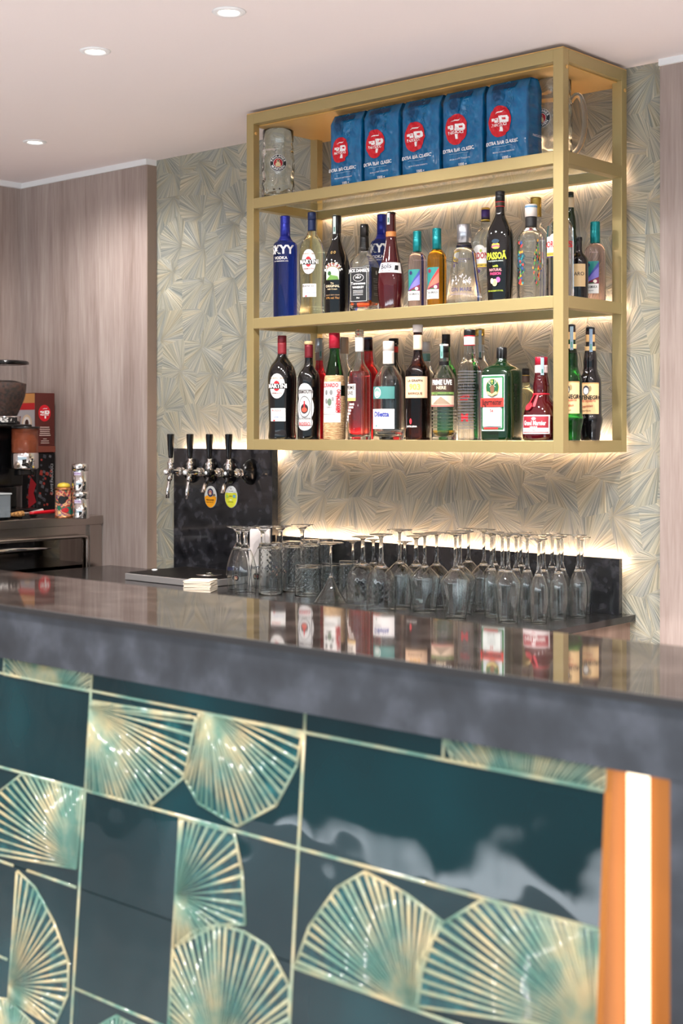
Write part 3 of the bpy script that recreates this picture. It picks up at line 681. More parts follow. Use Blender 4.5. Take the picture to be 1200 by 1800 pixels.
def a_mare(P, R, h):
    P.text(0, .55*h, .028*h, 'MEDITERRANEAN GIN', (70, 60, 90), 1, sx=.8); P.text(0, .52*h, .02*h, 'colección de autor', (70, 60, 90), 1)
    P.cut(); P.text(0, .165*h, .068*h, 'GIN MARE', (54, 50, 84), 1.4, sx=.9); P.rect(0, .105*h, 1.3*R, .004*h, (110, 110, 150)); P.text(0, .12*h, .016*h, 'MEDITERRANEAN GIN', (90, 80, 110), 1)
    random.seed(3)
    for k in range(34):
        u = random.uniform(-.6, .6)*R; v = .22*h+random.random()*.14*h*(1-abs(u/R)); a = random.uniform(.8, 2.3); L = .16*R
        P.poly([(u, v), (u+math.cos(a+.3)*L*.5, v+math.sin(a+.3)*L*.5), (u+math.cos(a)*L, v+math.sin(a)*L), (u+math.cos(a-.3)*L*.5, v+math.sin(a-.3)*L*.5)], (214, 208, 214)); P.e -= .0002
def a_gordon(P, R, h):
    w = 1.5*R; P.rect(0, .49*h, w, .20*h, OW); P.ell(0, .59*h, .9*R, .06*h, OW); P.text(0, .51*h, .085*h, "GORDON'S", (186, 40, 44), 1.6, sx=.62)
    P.rect(0, .415*h, w, .036*h, (230, 196, 60)); P.text(0, .415*h, .024*h, 'LONDON DRY GIN', NV, 1); P.rect(0, .392*h, w, .008*h, (70, 40, 110))
    P.ell(0, .36*h, .3*R, .04*h, (70, 50, 120)); P.ell(.2*R, .56*h, .2*R, .03*h, (180, 190, 80))
def a_passoa(P, R, h):
    P.text(0, .40*h, .085*h, 'PASSOÃ', (214, 220, 50), 1.8, sx=.62)
    P.ell(0, .50*h, .62*R, .045*h, (226, 180, 60)); P.ell(0, .485*h, .66*R, .035*h, (226, 90, 110)); P.ell(.03*R, .475*h, .5*R, .018*h, (200, 210, 70)); P.ell(0, .535*h, .6*R, .04*h, (26, 52, 74))
    P.text(0, .355*h, .016*h, 'THE PASSION DRINK', (190, 200, 190), 1); P.text(0, .31*h, .03*h, 'with', (190, 200, 60), 1); P.text(0, .275*h, .034*h, 'NATURAL', (214, 150, 150), 1.4, sx=.8); P.text(0, .24*h, .034*h, 'PASSION', (214, 70, 120), 1.4, sx=.8)
    P.ell(.22*R, .185*h, .34*R, .05*h, (186, 90, 150)); P.ell(-.05*R, .16*h, .40*R, .065*h, (240, 210, 150)); P.ell(-.05*R, .16*h, .3*R, .048*h, (250, 226, 120)); P.ell(-.26*R, .175*h, .26*R, .05*h, (236, 200, 170))
    P.text(0, .085*h, .018*h, '70cl LIQUEUR 17% VOL', (190, 200, 60), 1, sx=.8)
def a_mezcal(P, R, h):
    random.seed(5); pal = [(30, 120, 130), (200, 50, 40), (226, 150, 40), (40, 70, 130), (60, 130, 60), BK]
    P.text(-.6*R, .36*h, .16*h, '400', (30, 60, 70), 3, rot=PI/2, sx=1)
    for k in range(46):
        v = random.uniform(.14, .60)*h; u = -.6*R+random.uniform(-.2, .2)*R; s = .09*R; P.poly([(u-s, v), (u, v-s*1.1), (u+s, v+s*.4), (u, v+s*1.3)], random.choice(pal)); P.e -= .0002
    P.e += .0002
    P.cut()
    for k in range(80):      # bird shape of bright feathers
        q = random.random(); v = (.14+.46*q)*h; wd = .30*math.sin(PI*min(1, q*1.1+.05))+.04; u = (.62+random.uniform(-wd, wd))*R; s = .11*R; a = random.uniform(.9, 1.9)
        P.poly([(u, v-s), (u+s*.4, v), (u+math.cos(a)*s*.6, v+s*1.4), (u-s*.4, v)], random.choice(pal[1:]+[BK])); P.e -= .0002
def rect_art(items):
    def f(P, R, h):
        for it in items:
            k = it[0]
            if k == 'c': P.cut()
            elif k == 'r': P.rect(it[1]*R, it[2]*h, it[3]*R, it[4]*h, it[5])
            elif k == 'e': P.ell(it[1]*R, it[2]*h, it[3]*R, it[4]*h, it[5])
            elif k == 'f': P.frame(it[1]*R, it[2]*h, it[3]*R, it[4]*h, it[5]*R, it[6])
            elif k == 't': P.text(it[1]*R, it[2]*h, it[3]*h, it[4], it[5], it[6] if len(it) > 6 else 1, sx=it[7] if len(it) > 7 else 1, rot=it[8] if len(it) > 8 else 0)
            elif k == 'p': P.poly([(a*R, b_*h) for a, b_ in it[1]], it[2])
    return f
GREY = (150, 150, 150)
def p_stamp(c=(186, 198, 202), ang=.5, z0=.80, z1=.985, rr=None):
    def f(t, R, h, surf, side, rz):
        r = (rr*R if rr else rz(z0*h))+.0022; w = .010; q = MB()
        q.box((-w/2, -r-.0006, z0*h), (w/2, -r, z1*h+.001), ink(c)); q.box((-w/2, -r-.0006, h+.0004), (w/2, 0, h+.0010), ink(c))
        q.box((-w*.25, -r-.0009, (z0+.02)*h), (w*.25, -r-.0006, (z0+.07)*h), ink((70, 120, 110)))
        q.build('tax_stamp', t, rz=ang)
    return f
SK = mat('blue_foil', (44, 52, 150), .3, .5); TEALCAP = mat('teal_foil', (20, 128, 132), .3, .5); SILV = mat('silver_cap', (176, 178, 184), .3, .9); GCAP = mat('gold_cap', (206, 170, 84), .3, .8)
REDCAP = mat('red_cap', (170, 22, 48), .3, .2); DKR = mat('dark_red_cap', (110, 24, 36), .35); CORK = mat('cork', (214, 176, 130), .8); NAVY = mat('navy_cap', (30, 44, 82), .35, .2); BLK = mat('black_cap', (18, 18, 20), .3); FOILR = mat('wine_foil', (110, 26, 36), .4, .3); WCAP = mat('pale_cap', (226, 214, 206), .6); BCORK = mat('beige_cap', (176, 148, 124), .6)

# --- middle shelf, front row
bottle('cobalt blue vodka bottle at the left end of the middle shelf', 501, 380, 42, FY, 2, 'skyy', T_BLUE, (.80, .42, SK, 'screw'), [(.755, .80, SK)], a_skyy, -32)
bottle('pale green glass vermouth bottle with round white label and navy cap', 548, 373.5, 46, FY, 2, 'martini', T_PALE, (.93, .33, NAVY, 'plain'), [(.82, .93, NAVY, .32)], a_martini(False), -16)
bottle('black Irish cream bottle with arched red banner label', 591.5, 379.5, 47, FY, 2, 'baileys', T_DARK, (.82, .35, BLK, 'plain'), None, a_baileys, -20, parts=p_stamp((200, 214, 210), -.1, .81, .985, .35))
bottle('square whiskey bottle with black label and clear shoulders', 640, 394.5, 54, FY, 2, 'jd', GLASS, (.86, .34, BLK, 'plain'), [(.70, .86, BLK, .37)], a_jd, -26, liquid=(.12, LIQR), sq=6, parts=p_jd)
bottle('second cobalt blue vodka bottle, standing behind the square whiskey bottle', 670.5, 377, 40, BY+.03, 2, 'skyy', T_BLUE, (.80, .42, SK, 'screw'), [(.755, .80, SK)], a_skyy, -36)
bottle('barrel shaped red liqueur bottle with white band label', 687, 373.5, 48, FY, 2, 'bols', T_CRIM, (.86, .34, BLK, 'plain'), [(.70, .80, (206, 130, 70), .38)], a_bols, -22, parts=p_stamp((200, 206, 206), -.1, .87, .985, .36))
bottle('clear rum bottle with purple fan label, left of the orange rum', 733, 406.5, 32.5, FY+.02, 2, 'takamaka', T_PINK, (.72, .47, TEALCAP, 'screw'), None, a_tak(0), -26)
bottle('orange rum bottle with red fan label and teal cap', 767.5, 401.7, 34, FY+.02, 2, 'takamaka', T_AMBER, (.72, .47, TEALCAP, 'screw'), None, a_tak(1), -30)
bottle('flared clear gin bottle with tall silver cap', 815.5, 395, 63, FY, 2, 'ginmare', T_WH, (.745, .40, SILV, 'plain'), [(.70, .74, (90, 90, 140), .42)], a_mare, -12)
bottle('clear gin bottle with yellow purple cap, behind the black passion fruit liqueur', 853, 365.6, 46, BY, 2, 'gordons', T_WH, (.98, .33, GCAP, 'plain'), [(.88, .98, (70, 40, 110), .33), (.86, .88, (226, 190, 70), .34)], a_gordon, -32)
bottle('tall oval black passion fruit liqueur bottle with yellow lettering', 878.5, 336.5, 55, FY-.01, 2, 'passoa', T_DARK, (.91, .36, BLK, 'screw'), [(.86, .90, (40, 36, 20), .35), (.857, .862, RD, .36), (.898, .903, RD, .36)], a_passoa, -24, sq=2.6, asp=.8)
bottle('clear agave spirit bottle with colourful bird art and pale cork', 933, 360, 51, FY, 2, 'mezcal', T_WH, (.87, .42, WCAP, 'plain'), [(.75, .87, (32, 30, 30), .40), (.965, .985, (110, 150, 180), .43)], a_mezcal, -10)
bottle('clear bottle with ribbed gold cap behind the bird art bottle', 941.5, 347.6, 46, BY, 2, 'slim', T_WH, (.82, .42, GCAP, 'screw'), None, None)
bottle('clear gin bottle with white and yellow label behind the front corner post', 984, 345, 57, 3.60, 2, 'gordons', T_WH, (.86, .34, GCAP, 'plain'), None, a_gordon, -20, sq=3)
bottle('green necked bottle with cream collar behind the corner post', 1001, 338, 40, 3.795, 2, 'negro', T_DKGREEN, (.95, .36, BLK, 'plain'), [(.86, .95, (226, 200, 160), .38)], None)
bottle('dark bottle with beige label half hidden behind the clear gin', 1017, 417, 33, 3.71, 2, 'wine', T_DARK, (.94, .36, BLK, 'plain'), None, rect_art([('r', 0, .38, 2.2, .36, (206, 176, 130)), ('t', 0, .4, .08, 'AMARO', BK, 1)]), -20)
bottle('clear rum bottle with purple fan label at the right end of the middle shelf', 1045.5, 390, 37, 3.80, 2, 'takamaka', T_PINK, (.72, .47, TEALCAP, 'screw'), None, a_tak(0), -22)

# --- lower shelf
bottle('dark red vermouth bottle with round white label, left end of the lower shelf', 495.5, 590, 51, FY, 3, 'martini', T_DARK, (.93, .31, DKR, 'plain'), [(.82, .93, (130, 30, 40), .31)], a_martini(True), -22,
       parts=lambda t, R, h, s, si, rz: None)
SIL = (206, 206, 206)
bottle('dark wine shaped bottle with ornate silver label and cork', 542.5, 600, 40, FY, 3, 'wine', T_DARK, (.965, .40, CORK, 'plain'), [(.83, .965, FOILR, .37)],
       rect_art([('e', 0, .46, 1.5, .22, SIL), ('e', 0, .32, 1.7, .30, SIL), ('e', 0, .17, 1.5, .16, SIL), ('f', 0, .32, 1.3, .36, .04, (70, 70, 70)), ('e', 0, .33, 1.1, .22, (90, 90, 90)), ('e', 0, .33, 1.0, .2, SIL), ('e', 0, .31, .7, .1, (50, 30, 30)), ('r', 0, .34, .12, .1, RD), ('e', 0, .30, .5, .05, (200, 80, 60)), ('t', 0, .48, .045, 'VERMOUTH', (60, 50, 50), 1, .8), ('t', 0, .155, .05, 'ROSSO', RD, 1, .8), ('t', 0, .21, .022, 'DEL PROFESSORE', BK, 1, .8)]), -22)
bottle('crimson liqueur bottle with grey tax stamp, behind the silver labelled bottle', 561, 595, 36, BY, 3, 'grappa', T_RED, (.86, .42, SILV, 'plain'), [(.78, .86, (150, 120, 110), .40)], None, parts=p_stamp((150, 160, 160), .6, .80, .985, .42))
bottle('green cherry liqueur bottle in a straw cover with red cap', 587.5, 585.5, 39, FY, 3, 'luxardo', T_GREEN, (.86, .50, REDCAP, 'plain'), [(.855, .862, (110, 10, 30), .52)],
       rect_art([('r', 0, .35, 1.9, .38, OW), ('f', -.1, .35, 1.6, .35, .02, GREY), ('t', -.12, .505, .05, 'LUXARDO', RD, 2, .72), ('e', -.45, .44, .3, .05, (120, 120, 120)), ('e', .05, .44, .3, .05, (120, 120, 120)), ('e', -.45, .36, .3, .05, (130, 130, 130)), ('e', -.1, .35, .4, .07, (90, 110, 90)), ('e', .2, .38, .24, .04, (140, 140, 140)), ('t', .78, .36, .055, 'MARASCHINO', RD, 1.5, .62, PI/2), ('t', .60, .33, .035, 'ORIGINALE', RD, 1.5, .9, PI/2), ('t', -.15, .30, .022, 'ZARA', BK, 1), ('r', -.15, .25, 1.2, .005, GREY), ('r', -.15, .235, 1.2, .005, GREY), ('r', -.15, .22, .9, .004, GREY)]), -20,
       parts=lambda t, R, h, s, si, rz: MB().lathe([(R*.97+.0004, .001), (R+.0005, .02*h), (rz(.3*h)+.0005, .3*h), (rz(.54*h)+.0005, .54*h), (rz(.58*h)+.0006, .585*h), (rz(.60*h), .60*h)], noisy('woven_straw', [(.35, (150, 112, 74)), (.6, (205, 170, 126)), (.7, (222, 190, 146))], scale=(1, 1, 6), ns=70, rough=.8, bump=.4), 36, cap=False).build('straw_cover', t))
bottle('clear bottle with beige capsule behind the straw covered bottle', 605, 593, 30, BY, 3, 'slim', T_WH, (.84, .46, BCORK, 'plain'), None, None, parts=p_stamp((170, 176, 176), -.9, .86, .985, .46))
bottle('clear grape spirit bottle with glass stopper and white dot grapes', 631.5, 580, 42, FY, 3, 'grappa', GLASS, (.945, .38, GLASS, 'glass'), [(.80, .93, OW, .36)],
       rect_art([('r', -.45, .43, 1.1, .15, (236, 224, 214)), ('r', -.45, .365, 1.1, .03, (220, 180, 110)), ('t', -.5, .47, .05, 'PRIME', BK, 1, .9), ('t', -.5, .42, .05, 'UVE', BK, 1, .9)]+[('e', -.5+.14*a-.07*b_, .32-.028*b_, .11, .022, (240, 226, 220)) for b_ in range(8) for a in range(max(1, 4-b_//2))]+[('e', .35, .31, .02, .02, OW)]), -24, liquid=(.62, LIQP))
bottle('coral red aperitif bottle with dark blue cap, behind the glass stoppered bottle', 647, 593, 40, BY, 3, 'slim', T_CORAL, (.87, .38, NAVY, 'screw'), [(.865, .875, (200, 170, 90), .39)], None)
bottle('broad clear grappa bottle with teal band and white script label', 682.5, 600, 55, FY, 3, 'diletta', GLASS, (.90, .36, WCAP, 'plain'), [(.75, .90, (226, 212, 200), .36)],
       rect_art([('r', 0, .475, 1.7, .125, (70, 128, 124)), ('e', -.35, .475, .6, .11, (206, 216, 210)), ('e', -.35, .475, .5, .09, (120, 160, 150)), ('e', -.35, .465, .4, .05, (206, 216, 210)), ('c',), ('r', 0, .21, 1.7, .20, (236, 232, 230)), ('t', -.05, .255, .07, 'Diletta', (30, 50, 140), 2.5, .9), ('t', -.25, .205, .028, 'Grappa', GREY, 1), ('e', -.4, .14, .12, .022, (90, 150, 140))]), -26, liquid=(.08, LIQ))
bottle('black bottle with red neck band behind the broad grappa bottle', 691.5, 595, 44, BY, 3, 'wine', T_DARK, (.94, .40, BLK, 'screw'), [(.86, .92, (190, 36, 36), .37)], None)
bottle('tall brown grappa bottle with peach label and pale wooden stopper', 734, 571, 44, FY, 3, 'grappa', T_BROWN, (.935, .42, WCAP, 'plain'), [(.78, .91, (236, 206, 176), .37)],
       rect_art([('r', 0, .455, 2.2, .185, (232, 192, 158)), ('f', 0, .455, 2.1, .17, .012, (170, 110, 70)), ('t', 0, .51, .028, 'LA GRAPPA', BK, 1), ('t', 0, .455, .07, '903', (224, 170, 90), 1.5), ('t', 0, .40, .028, 'BARRIQUE', (90, 60, 40), 1), ('c',), ('e', -.35, .16, .22, .05, (190, 50, 60)), ('t', -.3, .115, .02, 'DISTILLERIA', OW, 1)]), -14)
bottle('clear corked bottle behind the tall brown grappa', 749, 601, 34, BY, 3, 'slim', T_WH, (.90, .42, WCAP, 'plain'), [(.80, .88, (110, 150, 140), .42)], None)
bottle('beaded clear brandy bottle with brown label and a little gold liquid', 780, 605, 44, FY, 3, 'slim', GLASS, (.915, .36, WCAP, 'plain'), [(.78, .82, BK, .40), (.86, .915, (200, 170, 150), .36)],
       rect_art([('r', 0, .57, 2.3, .14, (64, 44, 36)), ('t', 0, .595, .07, 'PRIME UVE', OW, 2, .72), ('t', 0, .54, .045, 'NERE', (220, 200, 170), 1.5), ('r', 0, .485, 2.3, .025, (120, 150, 80)), ('t', 0, .485, .02, 'DISTILLATO D UVA', BK, 1), ('r', 0, .41, 2.3, .10, (226, 196, 170)), ('p', [(-.8, .37), (0, .45), (.8, .37)], (150, 130, 110)), ('r', 0, .355, 2.3, .02, (180, 110, 100))]), -14, liquid=(.10, LIQY),
       parts=lambda t, R, h, s, si, rz: [p_stamp((120, 160, 156), -.2, .85, .985, .37)(t, R, h, s, si, rz), [MB().lathe([(R+.0002, z*h-.0016), (R+.0014, z*h), (R+.0002, z*h+.0016)], GLASS, 36, cap=False).build('bead_ring', t) for z in (.13, .165, .20, .235, .27, .305)]])
bottle('green bottle with black cap behind the beaded brandy bottle', 783.5, 587.6, 38, BY, 3, 'wine', T_GREEN, (.88, .40, BLK, 'screw'), None, None)
_mol = [('t', 0, .475, .075, 'MOLINARI', BK, 2, .72), ('t', -.1, .395, .035, 'CAFFE', RD, 1.5), ('r', -.2, .365, .8, .008, RD), ('t', -.1, .2, .1, 'M', RD, 2)]
random.seed(11)
for k in range(20): _mol.append(('r', random.uniform(-.05, .05), .62-.027*k, 1.7+random.uniform(-.1, .1), .006, (96, 96, 100)))
bottle('clear sambuca bottle covered in small lettering with black cap', 825, 579.5, 42, FY, 3, 'molinari', T_WH, (.945, .48, BLK, 'plain'), [(.855, .945, OW, .47), (.935, .945, RD, .48), (.855, .862, RD, .48)], rect_art(_mol), -20)
bottle('clear bottle with gold cap behind the sambuca', 843, 578.6, 38, BY, 3, 'slim', T_WH, (.94, .44, GCAP, 'plain'), [(.86, .94, (214, 190, 150), .42)], None, parts=p_stamp((190, 196, 196), .4, .72, .985, .44))
DG = (32, 110, 60)
def a_jag(P, R, h):
    w = 1.62*R; P.rect(0, .40*h, w, .60*h, (196, 208, 208)); P.frame(0, .40*h, w*.9, .555*h, .10*R, DG)
    P.ell(0, .565*h, .95*R, .19*h, (210, 176, 90)); P.ell(0, .565*h, .88*R, .178*h, (24, 84, 48))
    P.poly([(-.10*R, .49*h), (.10*R, .49*h), (.16*R, .56*h), (.08*R, .59*h), (-.08*R, .59*h), (-.16*R, .56*h)], (120, 84, 60))
    for s in (-1, 1):
        for a, b_, c_, d_ in ((.08, .59, .26, .61), (.26, .61, .30, .65), (.18, .60, .17, .645), (.10, .585, .22, .57), (.0, .0, .0, .0)):
            if a or b_: P.poly([(s*a*R, b_*h), (s*a*R+.03*R, b_*h), (s*c_*R+.03*R, d_*h), (s*c_*R, d_*h)], (226, 220, 200)); P.e -= .0002
    P.e += .0002; P.rect(0, .625*h, .03*R, .045*h, (236, 216, 90)); P.rect(0, .63*h, .14*R, .008*h, (236, 216, 90)); P.poly([(-.4*R, .50*h), (0, .47*h), (.4*R, .50*h), (.3*R, .525*h), (0, .495*h), (-.3*R, .525*h)], (220, 200, 130))
    P.rect(0, .405*h, w, .095*h, (200, 54, 44)); P.text(0, .405*h, .088*h, 'Jägermeister', BK, 1.4, sx=.56)
    P.rect(0, .25*h, w*.78, .2*h, (214, 220, 216)); P.text(0, .315*h, .045*h, '56', (190, 50, 50), 1.6)
    for v, q in ((.32, .25), ): P.rect(-.45*R, v*h, q*R, .003*h, GREY); P.rect(.45*R, v*h, q*R, .003*h, GREY)
    for v in (.28, .265, .25, .225, .21): P.rect(0, v*h, .6*R, .003*h, (130, 140, 140))
    P.text(0, .175*h, .02*h, '35% vol   70cl', (90, 90, 90), 1, sx=.8); P.rect(0, .128*h, w*.62, .02*h, (190, 50, 50))
def p_jag(t, R, h, surf, side, rz):
    P = Print(side, .005, .02); P.text(0, .40*h, .085*h, 'Jägermeister', mat('embossed_glass', (34, 34, 30), .2), 1, sx=.95, rot=-PI/2); P.build('embossed_lettering', t)
    p_stamp((176, 188, 192), .35, .86, .985, .25)(t, R, h, surf, side, rz)
bottle('broad square green herbal liqueur bottle with antlered stag label', 881.5, 611, 72, FY-.005, 3, 'jager', T_DKGREEN, (.88, .32, BLK, 'plain'), None, a_jag, -32, sq=7, parts=p_jag)
bottle('small clear bottle with black and gold cap behind the square green bottle', 923.5, 647.6, 34, BY, 3, 'slim', T_PALE, (.90, .40, BLK, 'screw'), [(.80, .90, (60, 40, 30), .42), (.895, .905, GCAP, .42)], None)
MR = (150, 36, 50)
def p_mar(t, R, h, surf, side, rz):
    rib = ink((170, 20, 40)); ar = lambda z, a, e=.0012: ((rz(z*h)+e)*math.sin(a), -(rz(z*h)+e)*math.cos(a), z*h)
    mb = MB().lathe([(rz(.545*h), .54*h), (rz(.545*h)+.002, .545*h), (rz(.55*h)+.002, .56*h), (rz(.56*h), .565*h)], rib, 28, cap=False)
    for a0, a1 in ((-.75, -.7), (-.2, -.1)): 
        mb.poly([ar(.40, a0+.0), ar(.40, a0+.22), ar(.55, a1+.22), ar(.55, a1)], rib)
    mb.build('ribbon', t)
    MB().lathe([(0, 0), (.013, 0), (.0145, .002), (.011, .0035), (.009, .003), (0, .003)], ink((150, 18, 34)), 20, Matrix.Translation(ar(.40, -.45)) @ Matrix.Rotation(-.45, 4, 'Z') @ Matrix.Rotation(PI/2-.5, 4, 'X'), cap=False).build('wax_seal', t)
    p_stamp((150, 170, 180), .55, .78, .985, .35)(t, R, h, surf, side, rz)
bottle('round bellied dark red orange liqueur bottle with ribbon and wax seal', 951, 627.5, 66, FY, 3, 'marnier', T_CRIM, (.90, .34, REDCAP, 'plain'), [(.76, .90, (226, 200, 200), .34), (.76, .785, RD, .345)],
       rect_art([('r', 0, .19, 1.75, .225, (214, 206, 206)), ('r', 0, .19, 1.6, .195, MR), ('r', 0, .125, 1.6, .05, (214, 206, 206)), ('t', 0, .205, .075, 'Grand Marnier', OW, 1.4, .66), ('e', 0, .26, .25, .035, (220, 200, 200)), ('t', 0, .16, .024, 'LIQUEUR', OW, 1), ('t', 0, .122, .02, 'PARIS', RD, 1)]), -24, parts=p_mar)
def a_neg(P, R, h):
    P.rect(0, .37*h, 2.2*R, .275*h, (226, 190, 138)); P.rect(0, .502*h, 2.2*R, .008*h, (190, 140, 80)); P.ell(0, .44*h, .55*R, .085*h, (60, 60, 70)); P.ell(0, .435*h, .42*R, .06*h, (236, 232, 224)); P.ell(.35*R, .455*h, .22*R, .05*h, (150, 130, 90))
    P.text(0, .375*h, .05*h, 'MONTENEGRO', BK, 2, sx=.85); P.text(0, .345*h, .022*h, 'AMARO SQUISITO', RD, 1); P.text(.1*R, .30*h, .03*h, 'Stanislao', (170, 80, 60), 1, rot=.1); P.text(-.2*R, .26*h, .016*h, 'BOLOGNA ITALIA', (100, 70, 50), 1)
NG = [(.935, .965, (40, 20, 14), .375), (.87, .935, (226, 180, 120), .375), (.755, .83, (226, 186, 130), .44)]
bottle('green glass amaro bottle with beige label just right of the corner post', 1003, 571, 44, 3.60, 3, 'negro', T_GREEN, (.93, .37, BLK, 'screw'), NG, a_neg, -22, parts=p_stamp((120, 140, 150), .5, .78, .98, .40))
bottle('dark amaro bottle with beige label at the right end of the lower shelf', 1037, 575.6, 44, 3.715, 3, 'negro', T_DARK, (.93, .37, BLK, 'screw'), NG, a_neg, -22, parts=p_stamp((110, 130, 150), .5, .78, .98, .40))

# ------------------------------------------------------------------ coffee bags on the top shelf
FILM = noisy('blue_film', [(.3, (0, 88, 140)), (.7, (0, 108, 160))], ns=34, detail=3, rough=.22, bump=.3, coat=.25); FILM2 = (22, 98, 146)
def coffee_logo(P, u, v, s):
    'red disc with the white cup and letter p, word below'
    P.ell(u, v, 1.0*s, 1.12*s, (206, 24, 40), 32)
    Wt = (240, 238, 236)
    P.poly([(u-.36*s, v+.14*s), (u-.05*s, v+.14*s), (u-.05*s, v-.02*s), (u-.24*s, v-.02*s), (u-.24*s, v+.04*s), (u-.36*s, v+.04*s)], Wt)
    P.poly([(u+.0*s, v+.18*s), (u+.34*s, v+.18*s), (u+.40*s, v+.10*s), (u+.40*s, v-.0*s), (u+.34*s, v-.06*s), (u+.12*s, v-.06*s), (u+.12*s, v-.36*s), (u+.0*s, v-.36*s)], Wt)
    P.rect(u+.22*s, v+.07*s, .14*s, .07*s, (206, 24, 40)); P.rect(u-.18*s, v+.09*s, .08*s, .03*s, (206, 24, 40))
    P.rect(u-.02*s, v-.12*s, .86*s, .13*s, (206, 24, 40)); P.text(u-.02*s, v-.12*s, .15*s, 'PASCUCCI', Wt, 2, sx=.95)
    P.poly([(u-.2*s, v+.26*s), (u-.05*s, v+.33*s), (u+.2*s, v+.33*s), (u+.26*s, v+.38*s), (u+.18*s, v+.29*s), (u-.03*s, v+.29*s)], Wt)
lefts = [578, 636.6, 703.5, 775, 851, 930]; tops = [192, 178, 163, 149, 136]
bx = [at(p, 3.565)[1] for p in lefts]
for i in range(5):
    x0, x1 = bx[i], bx[i+1]; w = (x1-x0)*.925; dp = .088
    d5 = at(lefts[i]+25, 3.58)[0]; hh = min(zat(tops[i], d5)-Z1, .252)
    t = thing('coffee_bag', ['blue foil coffee bag with red disc logo, leftmost on the top shelf', 'blue foil coffee bag with red disc logo, second from the left', 'blue foil coffee bag with red disc logo, middle of the five',
              'blue foil coffee bag with red disc logo, fourth from the left', 'blue foil coffee bag with red disc logo, beside the right hand mug'][i], 'coffee bag', (x0+w/2, 3.565+dp/2+.004, Z1+.0008), math.radians([.6, -.6, 0, .5, 0][i]), 'blue coffee bags on the top shelf')
    NU, NV_ = 36, 44
    def sh_(u, v, e, i=i, w=w, hh=hh, dp=dp):       # front face with creases
        t_ = v/hh; q = min(1, abs(u)/(w/2))
        pin = 1-.55*max(0, (t_-.86)/.14)**1.2 - .10*max(0, (.08-t_)/.08)
        y = -dp/2*pin*(1-.10*q**6)
        nn = (.5-abs(noise.noise(Vector((u*26+i*7+v*9, v*17, i*3.1)))))*.017+(.4-abs(noise.noise(Vector((u*70+i*9, v*48+u*20, 4+i)))))*.0075-.006
        edge = max(0, 1-q)**.4 * min(1, t_*6)*min(1, (1-t_)*6)
        return (u*(1-.03*math.sin(t_*PI)), y+nn*edge-e, v)
    m_ = MB(); ix = m_.mi(FILM)
    fr = [[m_.bm.verts.new(sh_(-w/2+w*a/NU, hh*b_/NV_, 0)) for a in range(NU+1)] for b_ in range(NV_+1)]
    def bk(a, b_):
        x, y, z = sh_(-w/2+w*a/NU, hh*b_/NV_, 0); return (x, -y, z)
    ba = [[m_.bm.verts.new(bk(a, b_)) for a in range(NU+1)] for b_ in range(NV_+1)]
    for b_ in range(NV_):
        for a in range(NU):
            m_._f([fr[b_][a], fr[b_][a+1], fr[b_+1][a+1], fr[b_+1][a]], ix); m_._f([ba[b_][a+1], ba[b_][a], ba[b_+1][a], ba[b_+1][a+1]], ix)
    for a_ in (0, NU):      # gusseted sides
        mid = []
        for b_ in range(NV_+1):
            f_, g_ = fr[b_][a_].co, ba[b_][a_].co; s_ = -1 if a_ == 0 else 1
            row_ = [fr[b_][a_]]
            for k in (.25, .5, .75):
                p = f_.lerp(g_, k); dpth = (.006*math.sin(k*PI)*(1+.8*noise.noise(Vector((b_*.5, i, k)))) + .008*max(0, b_/NV_-.8)*5*math.sin(k*PI))
                row_.append(m_.bm.verts.new((p.x-s_*dpth, p.y+.003*noise.noise(Vector((b_*.7, k*3, i))), p.z)))
            row_.append(ba[b_][a_]); mid.append(row_)
        for b_ in range(NV_):
            for k in range(4): m_._f([mid[b_][k], mid[b_][k+1], mid[b_+1][k+1], mid[b_+1][k]], ix)
    for b_ in (0, NV_):
        for a in range(NU): m_._f([fr[b_][a], fr[b_][a+1], ba[b_][a+1], ba[b_][a]], ix)
    m_.build('foil_pouch', t)
    P = Print(sh_, .003, .004, .0016); LB = (40, 116, 160)
    P.text(-.030, hh*.80, .026, 'CAFFE', LB, 1, rot=1.35, arc=.048); P.ell(-.030, hh*.82, .052, .06, (10, 84, 128)); P.ell(-.032, hh*.82, .03, .036, (4, 60, 100)); 
    P.rect(-.01, hh*.93, .09, .018, (6, 52, 92)); coffee_logo(P, -.022, hh*.50, w*.56)
    P.text(-.012, hh*.235, .0150, 'EXTRA BAR CLASSIC', (228, 232, 236), 2, sx=.92)
    P.rect(-.01, hh*.19, .075, .0012, (150, 190, 214)); P.text(-.004, hh*.12, .0055, 'MISCELA DI CAFFE TORREFATTO', (210, 220, 228), 1); P.text(.004, hh*.045, .012, '1000 g', (228, 232, 236), 2)
    P.build('printing', t)
    def sd(u, v, e, w=w, hh=hh): return (w/2-.002+e, u, v)
    Q = Print(sd, 1, None, .004); Q.text(.01, hh*.30, .010, 'PASCUCCI', (228, 232, 236), 1); Q.build('side_printing', t)

